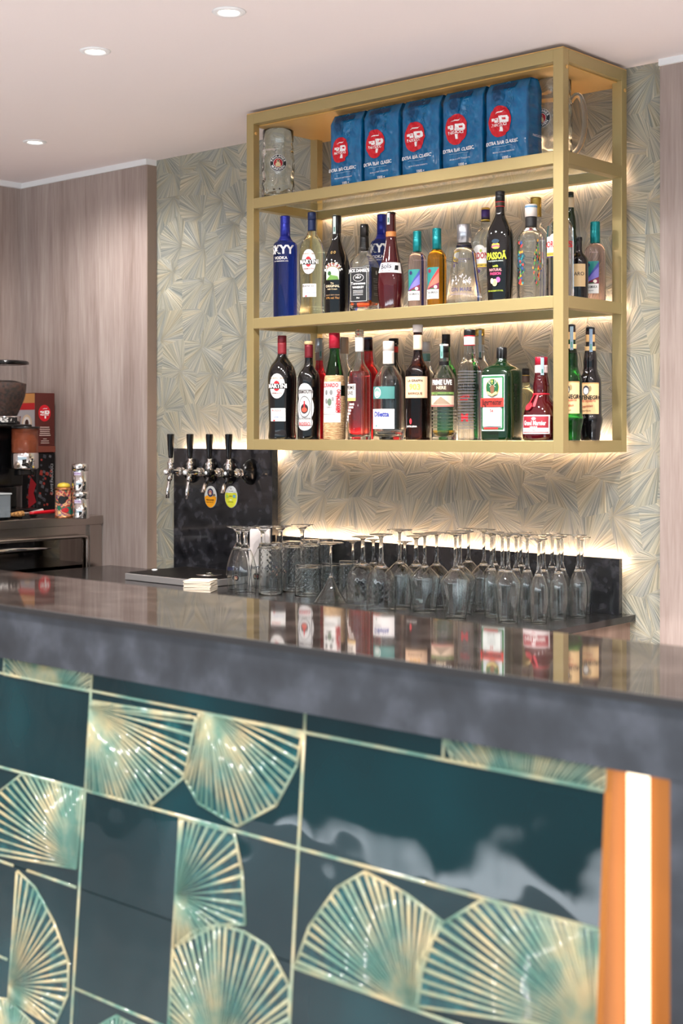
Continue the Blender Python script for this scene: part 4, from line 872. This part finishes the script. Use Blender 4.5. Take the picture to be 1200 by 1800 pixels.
# beer mugs
def beer_mug(label, px, top, w, row, yaw_off, logo_off):
    d, x = at(px, row); h = zat(top, d)-Z1-.001; R = w*d/FPX/2
    t = thing('beer_mug', label, 'beer mug', (x, row, Z1+.0006), math.atan2(-x, row)+math.radians(yaw_off), 'dimpled glass beer mugs on the top shelf')
    N = 64; prof = []
    for k in range(45):
        z = h*k/44; r = R*(.93 if k == 0 else .97 if z < .03*h else 1.0 if z < .74*h else .93 if z < .80*h else .95); prof.append((r, z))
    prof = [(a, b_) for a, b_ in prof]
    def fn(a, z, r):
        q = z/h; dd = 0
        if .05 < q < .74:
            rowk = (q-.05)/.69*4; rr = int(rowk); fv = (rowk-rr)-.5; cc = a/(2*PI)*8+(.5 if rr % 2 else 0); fu = (cc-math.floor(cc))-.5
            m_ = math.hypot(fu, fv)/.46; dd = .0035*max(0, 1-m_*m_)-.001
        return (r-dd)*math.cos(a), (r-dd)*math.sin(a)
    inn = [(R*.86, h), (R*.84, h*.78), (R*.86, h*.7), (R*.86, h*.08), (R*.7, h*.05), (0, h*.05)]
    MB().lathe([(0, .004)]+prof+[(R*.91, h+.001)]+inn, GLASS, N, fn=fn, cap=False).build('mug_body', t)
    ang = math.radians(110); ca, sa = math.cos(ang), math.sin(ang)
    hp = [(.93, .72), (1.15, .80), (1.45, .80), (1.68, .68), (1.75, .48), (1.62, .30), (1.35, .17), (.93, .12)]
    sm = smooth_prof(hp, 2); MB().tube([((r*R)*math.cos(logo_off), (r*R)*math.sin(logo_off), z*h) for r, z in sm], R*.15, GLASS, 14).build('handle', t)
    P = Print(lambda u, v, e: ((R+.0012+e)*math.sin(u/R), -(R+.0012+e)*math.cos(u/R), v), .005)
    rr = R*.52; roundel(P, 0, .50*h, rr, BK); P.text(0, .5*h, rr*.36, 'PAULANER', (235, 235, 232), 1.5, arc=rr*.76); P.text(0, .5*h, rr*.36, 'MUNCHEN', (235, 235, 232), 1.5, arc=-rr*.76, rot=PI)
    P.build('emblem', t)
beer_mug('dimpled glass beer mug alone at the left end of the top shelf', 488.6, 230.5, 57, 3.63, 0, math.radians(100))
beer_mug('dimpled glass beer mug right of the blue coffee bags', 973, 136, 64, 3.715, -40, math.radians(52))

# ------------------------------------------------------------------ glasses on the back counter (all upside down)
def shell(outer, th, seg=40, fn=None):
    'outer: (r, z) from the rim (z = 0) up to the closed end'
    inner = [(max(r-th, 0.0), z-(th if i > 0 else 0)) for i, (r, z) in enumerate(outer)]
    return outer, inner
def stemware(kind, R, h, rim, bowl, foot, stem=.0042, cut=False, th=.0012):
    'profile of an upturned glass: rim on the counter, foot on top'
    if kind == 'wine': o = [(rim, 0), (rim+(R-rim)*.3, bowl*.22), (rim+(R-rim)*.62, bowl*.44), (R*.99, bowl*.65), (R*1.01, bowl*.70), (R*.97, bowl*.745), (R*.74, bowl*.83), (R*.42, bowl*.93), (.010, bowl*.985), (stem+.0015, bowl+.006)]
    elif kind == 'flute': o = [(rim, 0), (R*.96, bowl*.30), (R, bowl*.48), (R*.92, bowl*.70), (R*.62, bowl*.88), (.010, bowl*.98), (stem+.002, bowl+.008)]
    elif kind == 'martini': o = [(rim, 0), (R*.93, bowl*.05), (R*.5, bowl*.45), (R*.14, bowl*.88), (.006, bowl), (stem+.001, bowl+.008)]
    elif kind == 'goblet': o = [(rim, 0), (R*.99, bowl*.15), (R*1.01, bowl*.50), (R*.99, bowl*.64), (R*.88, bowl*.78), (R*.66, bowl*.89), (R*.36, bowl*.97), (.011, bowl+.002), (stem+.002, bowl+.01)]
    else: o = [(rim, 0), (R*.92, bowl*.12), (R, bowl*.34), (R*.97, bowl*.50), (R*.74, bowl*.76), (R*.46, bowl*.93), (R*.30, bowl), (stem, bowl+.012)]
    nb = len(o)
    o = smooth_prof(o, 2)
    inn = [(max(r-th, 0), z) for r, z in o if z < bowl*.955]; inn.append((0, bowl*.965))
    st = [(stem, h-.016), (stem+.003, h-.008), (foot*.55, h-.0035), (foot*.93, h-.0022), (foot, h-.001), (foot*.98, h), (0, h)]
    if kind == 'beer': st = [(stem, h-.03), (stem+.002, h-.02), (foot*.5, h-.008), (foot*.93, h-.003), (foot, h-.0012), (foot*.98, h), (0, h)]
    full = [(0, inn[-1][1])]+inn[::-1][1:]+[((rim-th/2), -.0)]+o[1:]+st
    return [p for p in full]
def diamond(R, z0, z1, n, depth):
    def fn(a, z, r):
        if z0 < z < z1 and r > .6*R:
            k = (z-z0)/(2*PI*R/n); u = a/(2*PI)*n
            m1 = abs(((u+k) % 1)-.5)*2; m2 = abs(((u-k) % 1)-.5)*2; g = max(0, m1-.72)/.28+max(0, m2-.72)/.28
            r = r-depth*min(1, g)
        return r*math.cos(a), r*math.sin(a)
    return fn
GMESH = {}; PLACED = [(CHX, 3.72, .045)]; QUEUE = []
def glass(*a, **k): QUEUE.append((a, k))
def free(x, y, R): return all(math.hypot(x-a, y-b_) > R+r+.001 for a, b_, r in PLACED) and y+R < 3.868 and math.hypot(x-cxx, y-cyy+.055) > R+.065 and not (x-R < -3.825)
def place_glass(name, label, px, base, top, wpx, kind, group, rimf=.75, bowlf=.55, footf=.8, row=None, cat='glass', mark=False):
    if row is None: d, x, y = ground(px, base, KZ); 
    else: y = row; d, x = at(px, y)
    Rp = wpx*d/FPX/2
    if row is None and Rp: # the front rim touches the base line: the axis lies further back
        rr = Rp*(rimf if kind not in ('tumbler',) else 1); y += rr*.78*.0; d, x, y = ground(px, base-rr*FPX/d*.13, KZ)
    R = Rp; fr = R*max(footf, 1 if kind != 'tumbler' else 1); best = None
    for k in range(90):
        for s_ in (1, -1):
            yy = y+s_*k*.005
            if yy < 3.33 or yy > 3.84: continue
            dd, xx = at(px, yy); f2 = wpx*dd/FPX/2*max(1, footf if kind != 'tumbler' else 1)
            if free(xx, yy, f2): best = (dd, xx, yy, f2); break
        if best: break
    if not best: print('NO PLACE', label); best = (d, x, y, fr)
    if abs(best[2]-y) > .03: print('moved %.3f' % (best[2]-y), label)
    d, x, y, f2 = best; PLACED.append((x, y, f2)); R = wpx*d/FPX/2; h = zat(top, d)-KZ
    key = (kind, round(R, 3), round(h, 2))
    t = thing(name, label, cat, (x, y, KZ+.0005), random.uniform(0, 6), group)
    if key in GMESH and not mark:
        for nm, me in GMESH[key]:
            o = bpy.data.objects.new(nm, me); C.collection.objects.link(o); o.parent = t
        return t
    if kind == 'tumbler':
        N = 96; th = .0022; prof = [(R*(.93+.07*(1-k/24)), h*k/24) for k in range(25)]
        cutf = diamond(R, h*.30, h*.95, 14, .0016)
        full = [(0, h*.955)]+[(r-th-.0008, z) for r, z in prof[::-1] if z < h*.95]+[(prof[0][0]-th/2, 0)]+[p for p in prof[1:-1]]+[(R*.90, h-.0006), (R*.86, h), (0, h)]
        hi = MB()
        # dense rows where the pattern is cut
        prof2 = [(R*(.93+.07*(1-k/44)), h*k/44) for k in range(45)]
        full = [(0, h*.955)]+[(r-th-.0018, z) for r, z in prof[::-1] if z < h*.95]+[(prof[0][0]-th/2, 0)]+prof2[1:-1]+[(R*.90, h-.0006), (R*.86, h), (0, h)]
        ni = 1+len([1 for r, z in prof if z < h*.95])
        outer_r = {round(z, 6) for r, z in prof2[1:-1]}
        def fn(a, z, r): return cutf(a, z, r) if r > R*.93-.0009 and round(z, 6) in outer_r else (r*math.cos(a), r*math.sin(a))
        o = MB().lathe(full, GLASS, N, fn=fn, cap=False).build('cut_body', t)
        GMESH[key] = [('cut_body', o.data)]; return t
    bowl = h*bowlf
    pr = stemware({'gin': 'goblet'}.get(kind, kind), R, h, R*rimf, bowl, R*footf, {'beer': .0075, 'gin': .006, 'martini': .0035}.get(kind, .0042))
    pb = [p for p in pr if p[1] < bowl+.0081]; split = len(pb)
    fn = None; N = 36
    if kind == 'gin':
        N = 96; cf = diamond(R, bowl*.28, bowl*.82, 16, .0014)
        dense = []
        for (r0, a0), (r1, a1) in zip(pr, pr[1:]):
            k = max(1, int(abs(a1-a0)/.003)) if a0 < bowl and a1 < bowl+.01 else 1
            dense += [(r0+(r1-r0)*j/k, a0+(a1-a0)*j/k) for j in range(k)]
        pr = dense+[pr[-1]]; fn = cf
    # one closed surface for bowl, stem and foot so that the glass stays solid
    o = MB().lathe(pr, GLASS, N, fn=fn, cap=False).build('glass_body', t)
    lst = [('glass_body', o.data)]
    if mark:
        def rz(z):
            q = [p for p in pr if True][split and 0:]
            best = 0
            for (r0, a0), (r1, a1) in zip(pr, pr[1:]):
                if min(a0, a1) <= z <= max(a0, a1) and abs(a1-a0) > 1e-9: best = max(best, r0+(r1-r0)*(z-a0)/(a1-a0))
            return best
        P = Print(lambda u, v, e: ((rz(v)+e)*math.sin(u/max(rz(v), .01)), -(rz(v)+e)*math.cos(u/max(rz(v), .01)), v), .004, .006, .0008)
        t.rotation_euler = (0, 0, math.atan2(-x, y)+mark)
        P.text(0, bowl*.50, .016, 'PAULANER', (20, 26, 60), 2, rot=PI); roundel(P, 0, bowl*.30, .0125, BK); P.build('emblem', t)
    GMESH[key] = lst if not mark else GMESH.get(key, lst)
    return t
gb = 'upturned beer goblets'
glass('beer_goblet', 'upturned beer goblet with round emblem, leftmost on the back counter', 419, 1040, 925, 44, 'beer', gb, .88, .70, 1.0, mark=-.25)
glass('beer_goblet', 'upturned beer goblet close behind the leftmost one', 431, 0, 926, 42, 'beer', gb, .88, .70, .95, row=3.70)
glass('beer_goblet', 'upturned beer goblet with emblem partly behind the tall cut tumbler', 462, 1037, 925, 43, 'beer', gb, .88, .70, .95, mark=-.55)
glass('beer_goblet', 'upturned beer goblet before the dark edge of the tap panel', 493, 0, 924, 42, 'beer', gb, .88, .70, .95, row=3.70, mark=-.2)
glass('beer_goblet', 'upturned beer goblet with its foot lit against the glowing wall', 531, 0, 922, 42, 'beer', gb, .88, .70, .95, row=3.76)
gt = 'upturned cut glass tumblers'
glass('tall_tumbler', 'tall diamond cut tumbler upside down, leftmost of the tumblers', 475, 1047, 954, 43, 'tumbler', gt)
glass('tall_tumbler', 'tall diamond cut tumbler upside down, second from the left', 513, 1041, 952, 39, 'tumbler', gt)
glass('tall_tumbler', 'tall diamond cut tumbler upside down behind the short tumbler', 545, 0, 949, 36, 'tumbler', gt, row=3.66)
glass('tall_tumbler', 'tall diamond cut tumbler upside down, rightmost of the tall ones', 572, 0, 947, 31, 'tumbler', gt, row=3.74)
glass('short_tumbler', 'short cut tumbler upside down, nearest of the short ones', 541, 1049, 992, 47, 'tumbler', gt)
glass('short_tumbler', 'short cut tumbler upside down, left of the martini glass stem', 583, 1040, 989, 42, 'tumbler', gt)
glass('short_tumbler', 'short cut tumbler upside down, deepest in the row by the splashback', 612, 0, 985, 36, 'tumbler', gt, row=3.72)
glass('martini_glass', 'upturned martini glass with cone bowl beside the cut gin goblet', 581, 1062, 954, 59, 'martini', 'upturned martini glasses', 1, .46, .80)
glass('martini_glass', 'upturned martini glass mostly hidden behind the cut gin goblet', 620, 0, 950, 56, 'martini', 'upturned martini glasses', 1, .46, .66, row=3.62)
gg = 'upturned cut gin goblets'
glass('gin_goblet', 'large diamond cut gin goblet upside down in the front row', 637.5, 1065, 943, 59, 'gin', gg, .97, .60, .70)
glass('gin_goblet', 'diamond cut gin goblet upside down behind the big one', 669.6, 0, 939, 52, 'gin', gg, .97, .60, .80, row=3.56)
gw = 'upturned wine glasses'
glass('wine_glass', 'upturned wine glass with angled bowl, first right of the cut gin goblets', 702, 1071, 931, 53, 'wine', gw, .74, .60, .86)
glass('wine_glass', 'upturned wine glass, second angled bowl from the left in front', 746, 1078, 938, 55, 'wine', gw, .74, .60, .76)
glass('wine_glass', 'upturned wine glass with the largest bowl in the front row', 808, 1083, 934, 58, 'wine', gw, .70, .60, .86)
glass('wine_glass', 'upturned wine glass directly behind the largest bowled one', 800, 0, 937, 54, 'wine', gw, .70, .60, .80, row=3.50)
glass('wine_glass', 'upturned wine glass between the second and the largest bowls', 767, 0, 936, 52, 'wine', gw, .74, .60, .8, row=3.56)
glass('wine_glass', 'upturned wine glass behind and left of the second front bowl', 731, 0, 942, 48, 'gin', gw, .9, .60, .74, row=3.64)
glass('wine_glass', 'upturned wine glass at the back, stem behind the gin goblet', 656, 0, 948, 40, 'wine', gw, .74, .60, .7, row=3.78)
glass('wine_glass', 'upturned wine glass at the back right of the first front bowl', 711, 0, 950, 40, 'wine', gw, .74, .60, .7, row=3.78)
glass('wine_glass', 'upturned wine glass at the back right of the largest bowl', 823, 0, 929, 48, 'wine', gw, .74, .60, .86, row=3.74)
glass('wine_glass', 'upturned wine glass left of the flutes in the second row', 850, 0, 932, 52, 'wine', gw, .70, .60, .84, row=3.60)
glass('wine_glass', 'upturned wine glass among the flutes, left one in the back', 868, 0, 935, 44, 'wine', gw, .74, .60, .84, row=3.76)
glass('wine_glass', 'upturned wine glass among the flutes, middle one in the back', 893, 0, 938, 46, 'wine', gw, .74, .60, .84, row=3.68)
glass('wine_glass', 'upturned wine glass among the flutes, right one in the back', 915, 0, 936, 46, 'wine', gw, .74, .60, .84, row=3.77)
glass('wine_glass', 'upturned wine glass behind the rightmost flute', 1022, 0, 944, 40, 'wine', gw, .74, .60, .8, row=3.78)
gf = 'upturned champagne flutes'
F_ = lambda lab, px, base, top, w=32, row=None: glass('champagne_flute', lab, px, base, top, w, 'flute', gf, .80, .60, .92, row=row)
F_('champagne flute upside down, leftmost of the flutes', 863.5, 1086, 937, 31)
F_('champagne flute upside down, second flute from the left in front', 882.5, 1090, 938, 32)
F_('champagne flute upside down, third flute from the left', 907, 1083, 940, 30)
F_('champagne flute upside down, fourth flute from the left in front', 926, 1090, 941, 31)
F_('champagne flute upside down, nearest one with the lowest rim', 946.7, 1097, 947, 34)
F_('champagne flute upside down, second from the right in front', 981, 1092, 943, 34)
F_('champagne flute upside down, rightmost of all the glasses', 1016, 1087, 940, 34)
F_('champagne flute upside down just behind the nearest flute', 955, 0, 940, 33, 3.66)
F_('champagne flute upside down behind the second flute from the right', 987, 0, 940, 33, 3.70)
F_('champagne flute upside down deepest in the flute group', 970, 0, 936, 30, 3.80)

QUEUE.sort(key=lambda q: 'row' in q[1] and q[1]['row'] is not None)
for a, k in QUEUE: place_glass(*a, **k)

# ------------------------------------------------------------------ coffee corner
CT = 1.089; CXF = -4.85
cb = thing('steel_cabinet', 'stainless steel cabinet with framed door in the corner', 'cabinet', (-5.15, 3.2, 0))
def cpart(mb, name, **k): return mb.build(name, cb, loc=(5.15, -3.2, 0), **k)
cpart(MB().box((LX+.002, 2.3, CT-.038), (CXF, WY-.052, CT), STEEL, .002), 'worktop')
cpart(MB().box((LX+.004, 2.32, .1), (CXF-.02, WY-.053, CT-.0385), STEEL), 'body')
cpart(MB().box((CXF-.0195, 3.80, .1), (CXF-.006, WY-.055, CT-.0385), STEEL, .001), 'frame_post')
zt = CT-.085
cpart(MB().box((CXF-.0195, 3.05, .15), (CXF-.010, 3.78, zt), mat('mirror_steel', (120, 112, 106), .05, 1), .001), 'door_panel')
mb = MB().tube([(CXF+.002, 3.78, .15), (CXF+.002, 3.78, zt-.02), (CXF+.002, 3.775, zt-.005), (CXF+.002, 3.76, zt), (CXF+.002, 3.10, zt), (CXF+.002, 3.08, zt-.005), (CXF+.002, 3.075, zt-.02), (CXF+.002, 3.075, .15)], .008, STEEL, 12)
cpart(mb, 'door_frame')
hz = .965
hl = [(0, 3.20, .0), (.012, 3.25, .012), (.03, 3.32, .018), (.035, 3.40, .020), (.03, 3.50, .016), (.012, 3.56, .008), (0, 3.60, 0)]
m_ = MB(); ix = m_.mi(CHROME); rows_ = []
for x_, y_, r_ in hl:
    zc = hz+.012*(1-((y_-3.40)/.2)**2)
    rows_.append([m_.bm.verts.new((CXF-.006+x_*1.0, y_, zc-.004+r_*.0)), m_.bm.verts.new((CXF-.006+x_*.6, y_, zc-.004-r_)), m_.bm.verts.new((CXF-.012, y_, zc-.006-r_*.6)), m_.bm.verts.new((CXF-.012, y_, zc))])
for a, b_ in zip(rows_, rows_[1:]):
    for k in range(4): m_._f([a[k], a[(k+1) % 4], b_[(k+1) % 4], b_[k]], ix)
m_._f(rows_[0], ix); m_._f(rows_[-1], ix)
cpart(m_, 'door_handle')

TINTG = mat('smoked_plastic', (120, 112, 108), .05, alpha=.07); BEAN = noisy('coffee_beans', [(.4, (20, 10, 6)), (.6, (66, 36, 22))], ns=70, rough=.7, bump=.3)
gx, gy = -5.05, 3.49
gr = thing('coffee_grinder', 'black coffee grinder with bean hopper at the left edge', 'coffee grinder', (gx, gy, CT+.0006))
hz0, hz1 = .43, .645
pr = smooth_prof([(.062, hz0), (.075, hz0+.03), (.10, hz0+.09), (.104, hz1)])
MB().lathe(pr+[(r-.002, z) for r, z in pr[::-1]], TINTG, 40, cap=False).build('bean_hopper', gr)
hop_in = [(r-.004, z) for r, z in pr if z < hz0+.145]
MB().lathe([(0, hz0+.002)]+hop_in+[(hop_in[-1][0]*.5, hz0+.150), (0, hz0+.140)], BEAN, 40, cap=False).build('coffee_beans', gr)['kind'] = 'stuff'
MB().lathe(smooth_prof([(0, hz1+.001), (.108, hz1+.001), (.109, hz1+.014), (.10, hz1+.020), (0, hz1+.022)], 1), BLACK, 40, cap=False).build('lid', gr)
MB().lathe([(0, hz0-.035), (.072, hz0-.035), (.075, hz0-.001), (0, hz0-.001)], CHROME, 40, cap=False).build('collar', gr)
P = Print(lambda u, v, e: ((.0745+e)*math.sin(u/.0745), -(.0745+e)*math.cos(u/.0745), v), .005)
P.rect(0, hz0-.018, .11, .026, BK); P.text(0, hz0-.018, .026, 'RSZ', (220, 216, 210), 3, sx=1.6); P.build('name_plate', gr, rz=math.radians(65))
MB().box((-.12, -.09, hz0-.05), (.085, .09, hz0-.0355), BLACK, .006).box((-.12, -.085, .13), (.03, .085, hz0-.0505), BLACK, .01).box((-.12, -.07, 0), (.11, .10, .04), BLACK, .008).box((-.05, -.05, .0405), (.03, .05, .1295), BLACK, .004).build('body', gr)
dxr = .115
MB().lathe([(.0, .385), (.060, .385), (.062, .378), (.058, .376), (0, .376)], BLACK, 36, Matrix.Translation((dxr, .03, 0)), cap=False).build('doser_lid', gr)
MB().lathe([(.055, .275), (.055, .3755), (.053, .3755), (.053, .275)], mat('brown_plastic', (140, 72, 46), .05, alpha=.5), 36, Matrix.Translation((dxr, .03, 0)), cap=False).build('doser_drum', gr)
MB().lathe([(0, .276), (.046, .276), (.046, .325), (0, .33)], mat('ground_coffee', (70, 40, 26), .9), 30, Matrix.Translation((dxr, .03, 0)), cap=False).build('ground_coffee', gr)['kind'] = 'stuff'
MB().lathe([(0, .205), (.05, .205), (.057, .212), (.057, .27), (.055, .2745), (0, .2745)], CHROME, 36, Matrix.Translation((dxr, .03, 0)), cap=False).build('doser_base', gr)
MB().tube([(dxr-.02, .0, .225), (dxr+.06, -.01, .225), (dxr+.085, 0, .215), (dxr+.09, .01, .185)], .006, BLACK, 10).build('dosing_lever', gr)
MB().box((dxr-.02, -.01, .18), (dxr+.02, .06, .2045), BLACK, .003).build('chute', gr)
# knock drawer and creamy block on it, left edge
kb = thing('acrylic_bin', 'clear acrylic bin on the steel worktop at the left edge', 'bin', (-4.91, 3.29, CT+.0006))
MB().box((-.06, -.13, .012), (.06, .10, .105), mat('acrylic', (150, 160, 166), .05, alpha=.45), .003).build('bin_body', kb)
MB().box((-.064, -.134, .1055), (.064, .104, .112), mat('acrylic_rim', (176, 180, 182), .2), .002).build('rim', kb)
MB().box((-.058, -.12, 0), (.058, .09, .0115), BLACK).build('foot', kb)
tag(MB().box((-.04, -.05, 0), (.04, .05, .052), CREAM, .004).build('paper_pad', loc=(-4.925, 3.30, CT+.1135)), 'cream paper pad lying on the acrylic bin', 'paper pad')

# brown carton on the dark coffee bag
def yface(px, x):
    u = (px-600)/FPX; d = x/(-CO+SI*u); return d, d*(SI+CO*u)
bxr = -5.167
d, yb = yface(70, bxr); 
cbg = thing('dark_coffee_bag', 'black coffee bag with grey and red squares under the brown carton', 'coffee bag', (bxr-.05, 3.80, CT+.0006))
m_ = MB(); m_.box((-.075, -.045, 0), (.045, .055, .27), mat('black_film', (14, 13, 15), .25), .008)
m_.build('pouch', cbg)
random.seed(21)
sd2 = lambda u, v, e: (.045+e, u, v)
fr2 = lambda u, v, e: (u, -.045-e, v)
for S, nm in ((sd2, 'side_print'), (fr2, 'front_print')):
    P = Print(S, 1, None, .0005)
    for k in range(34):
        u, v, s_ = random.uniform(-.035, .035), random.uniform(.03, .255), random.uniform(.005, .010); P.poly([(u-s_, v-s_*.4), (u+s_*.7, v-s_), (u+s_, v+s_*.5), (u-s_*.6, v+s_)], random.choice([(60, 60, 66), (84, 84, 88), (60, 60, 66), (150, 50, 40)])); P.e -= .0002
    P.e += .0003
    if nm == 'side_print': P.text(.034, .15, .018, 'CAFFE PASCUCCI', (150, 150, 150), 1, rot=PI/2)
    else: P.poly([(-.02, .02), (.04, .05), (.02, .09), (.04, .13), (.0, .16), (-.02, .1)], (170, 30, 40))
    P.build(nm, cbg)
ct = thing('brown_carton', 'brown carton with red disc logo standing on the black coffee bag', 'box', (bxr-.06, 3.79, CT+.2718))
hb = .265
BRN = mat('brown_carton_board', (84, 34, 28), .55)
MB().box((-.10, -.055, 0), (.06, .06, .028), mat('carton_tray', (120, 60, 46), .6), .001).build('tray_edge', ct)
MB().box((-.10, -.05, .0285), (.06, .055, hb), BRN, .001).build('carton', ct)
P = Print(lambda u, v, e: (.06+e, u, v), 1, None, .0006); coffee_logo(P, 0, .175, .066)
for k, w_ in enumerate((.05, .055, .052, .055, .06)): P.rect(0, .112-.009*k, w_, .0035, (214, 190, 180))
for k, w_ in enumerate((.02, .042, .045)): P.rect(0, .060-.009*k, w_, .003, (204, 180, 170))
P.build('logo_print', ct)
P = Print(lambda u, v, e: (u, -.05-e, v), 1, None, .0006); P.rect(-.02, .15, .155, .225, (176, 170, 172)); P.rect(-.02, .235, .155, .055, (196, 136, 76)); P.rect(-.02, .205, .155, .03, (190, 30, 36)); P.ell(.0, .13, .075, .078, (216, 190, 160)); P.ell(.0, .13, .055, .058, (230, 222, 214)); P.ell(.0, .13, .028, .034, (60, 30, 20)); P.ell(.03, .055, .08, .05, (150, 80, 50)); P.build('picture_print', ct)

# tins
d, x = at(112, 3.62); tn = thing('patterned_tin', 'colourful floral tin with yellow lid beside the steel canisters', 'tin', (x, 3.62, CT+.0006))
TINM = noisy('floral_print', [(.38, (40, 110, 90)), (.44, (190, 40, 40)), (.5, (226, 200, 150)), (.56, (216, 80, 50)), (.6, (60, 50, 120)), (.68, (230, 190, 120))], ns=38, detail=1, rough=.3)
MB().lathe([(0, 0), (.036, 0), (.036, .012), (.0355, .014), (.0355, .115), (.0365, .118), (.0365, .128), (0, .128)], TINM, 32, cap=False).build('tin_body', tn)
for z in (.0, .117): MB().lathe([(.0362, z+.0005), (.0375, z+.001), (.0375, z+.011), (.0362, z+.0115)], mat('tin_rim', (190, 130, 90), .25, .9), 32, cap=False).build('rim', tn)
P = Print(lambda u, v, e: ((.0358+e)*math.sin(u/.0358), -(.0358+e)*math.cos(u/.0358), v), .004); P.ell(-.006, .078, .034, .034, (12, 12, 14)); P.ell(.012, .086, .02, .016, (12, 12, 14)); P.ell(-.018, .045, .018, .02, (30, 110, 80)); P.ell(.008, .035, .03, .02, (190, 30, 40)); P.build('motif', tn, rz=math.radians(50))
MB().lathe(smooth_prof([(0, .1285), (.026, .1285), (.028, .136), (.022, .146), (0, .150)], 1), mat('yellow_lid', (206, 182, 60), .3), 20, cap=False).build('lid', tn)
for k, (lab, z) in enumerate((('polished steel canister with purple tag, lower of the two', 0), ('polished steel canister with purple tag, stacked on top', .1165))):
    d, x = at(142 if k == 0 else 141, 3.66); cn = thing('steel_canister', lab, 'canister', (x, 3.66, CT+.0006+z), 0, 'stacked steel canisters')
    r0 = .036-.0015*k
    MB().lathe([(0, 0), (r0-.002, 0), (r0, .003), (r0, .085), (0, .085)], CHROME, 32, cap=False).build('canister_body', cn)
    MB().lathe([(0, .0855), (r0+.001, .0855), (r0+.001, .108), (r0-.002, .112), (r0*.7, .1145), (0, .115)], CHROME, 32, cap=False).build('lid', cn)
    P = Print(lambda u, v, e: ((r0+e)*math.sin(u/r0), -(r0+e)*math.cos(u/r0), v), .004); P.rect(0, .072, .03, .014, (214, 204, 226)); P.text(0, .072, .009, 'ZUCCHERO', (110, 50, 140), 1, sx=.6); P.build('tag', cn, rz=math.radians(30), label='small purple lettered tag')

# brush and white handle
def along(p0, p1, f0): return tuple(a+(b_-a)*f0 for a, b_ in zip(p0, p1))
A = (-4.895, 3.42, CT+.02); Bq = (-4.885, 3.66, CT+.026)
br = thing('cleaning_brush', 'red handled cleaning brush on the steel worktop', 'brush', (A[0], A[1], CT))
mk = lambda f0, f1, r0, r1, m, nm: MB().tube([tuple(a-b_ for a, b_ in zip(along(A, Bq, f0+(f1-f0)*q/4), (A[0], A[1], CT))) for q in range(5)], [r0+(r1-r0)*math.sin(q/4*PI/2) for q in range(5)], m, 12).build(nm, br)
mk(0, .25, .007, .013, noisy('bristles', [(.4, (120, 80, 40)), (.6, (190, 140, 80))], ns=120, rough=.8), 'bristles'); mk(.24, .38, .008, .006, CHROME, 'ferrule'); mk(.37, 1.0, .006, .0085, mat('red_lacquer', (190, 14, 30), .25), 'handle')
MB().box((-.012, .05, .0006), (.012, .09, .0135), BLACKM).build('rest', br)
tag(MB().tube([(0, 0, 0), (.0, .07, .004), (.0, .14, .012)], [.004, .005, .009], mat('white_plastic', (226, 214, 210), .4), 12).build('spoon', loc=(-4.935, 3.47, CT+.016)), 'white plastic handle lying beside the red brush', 'spoon')
d, x = at(60, 3.42)
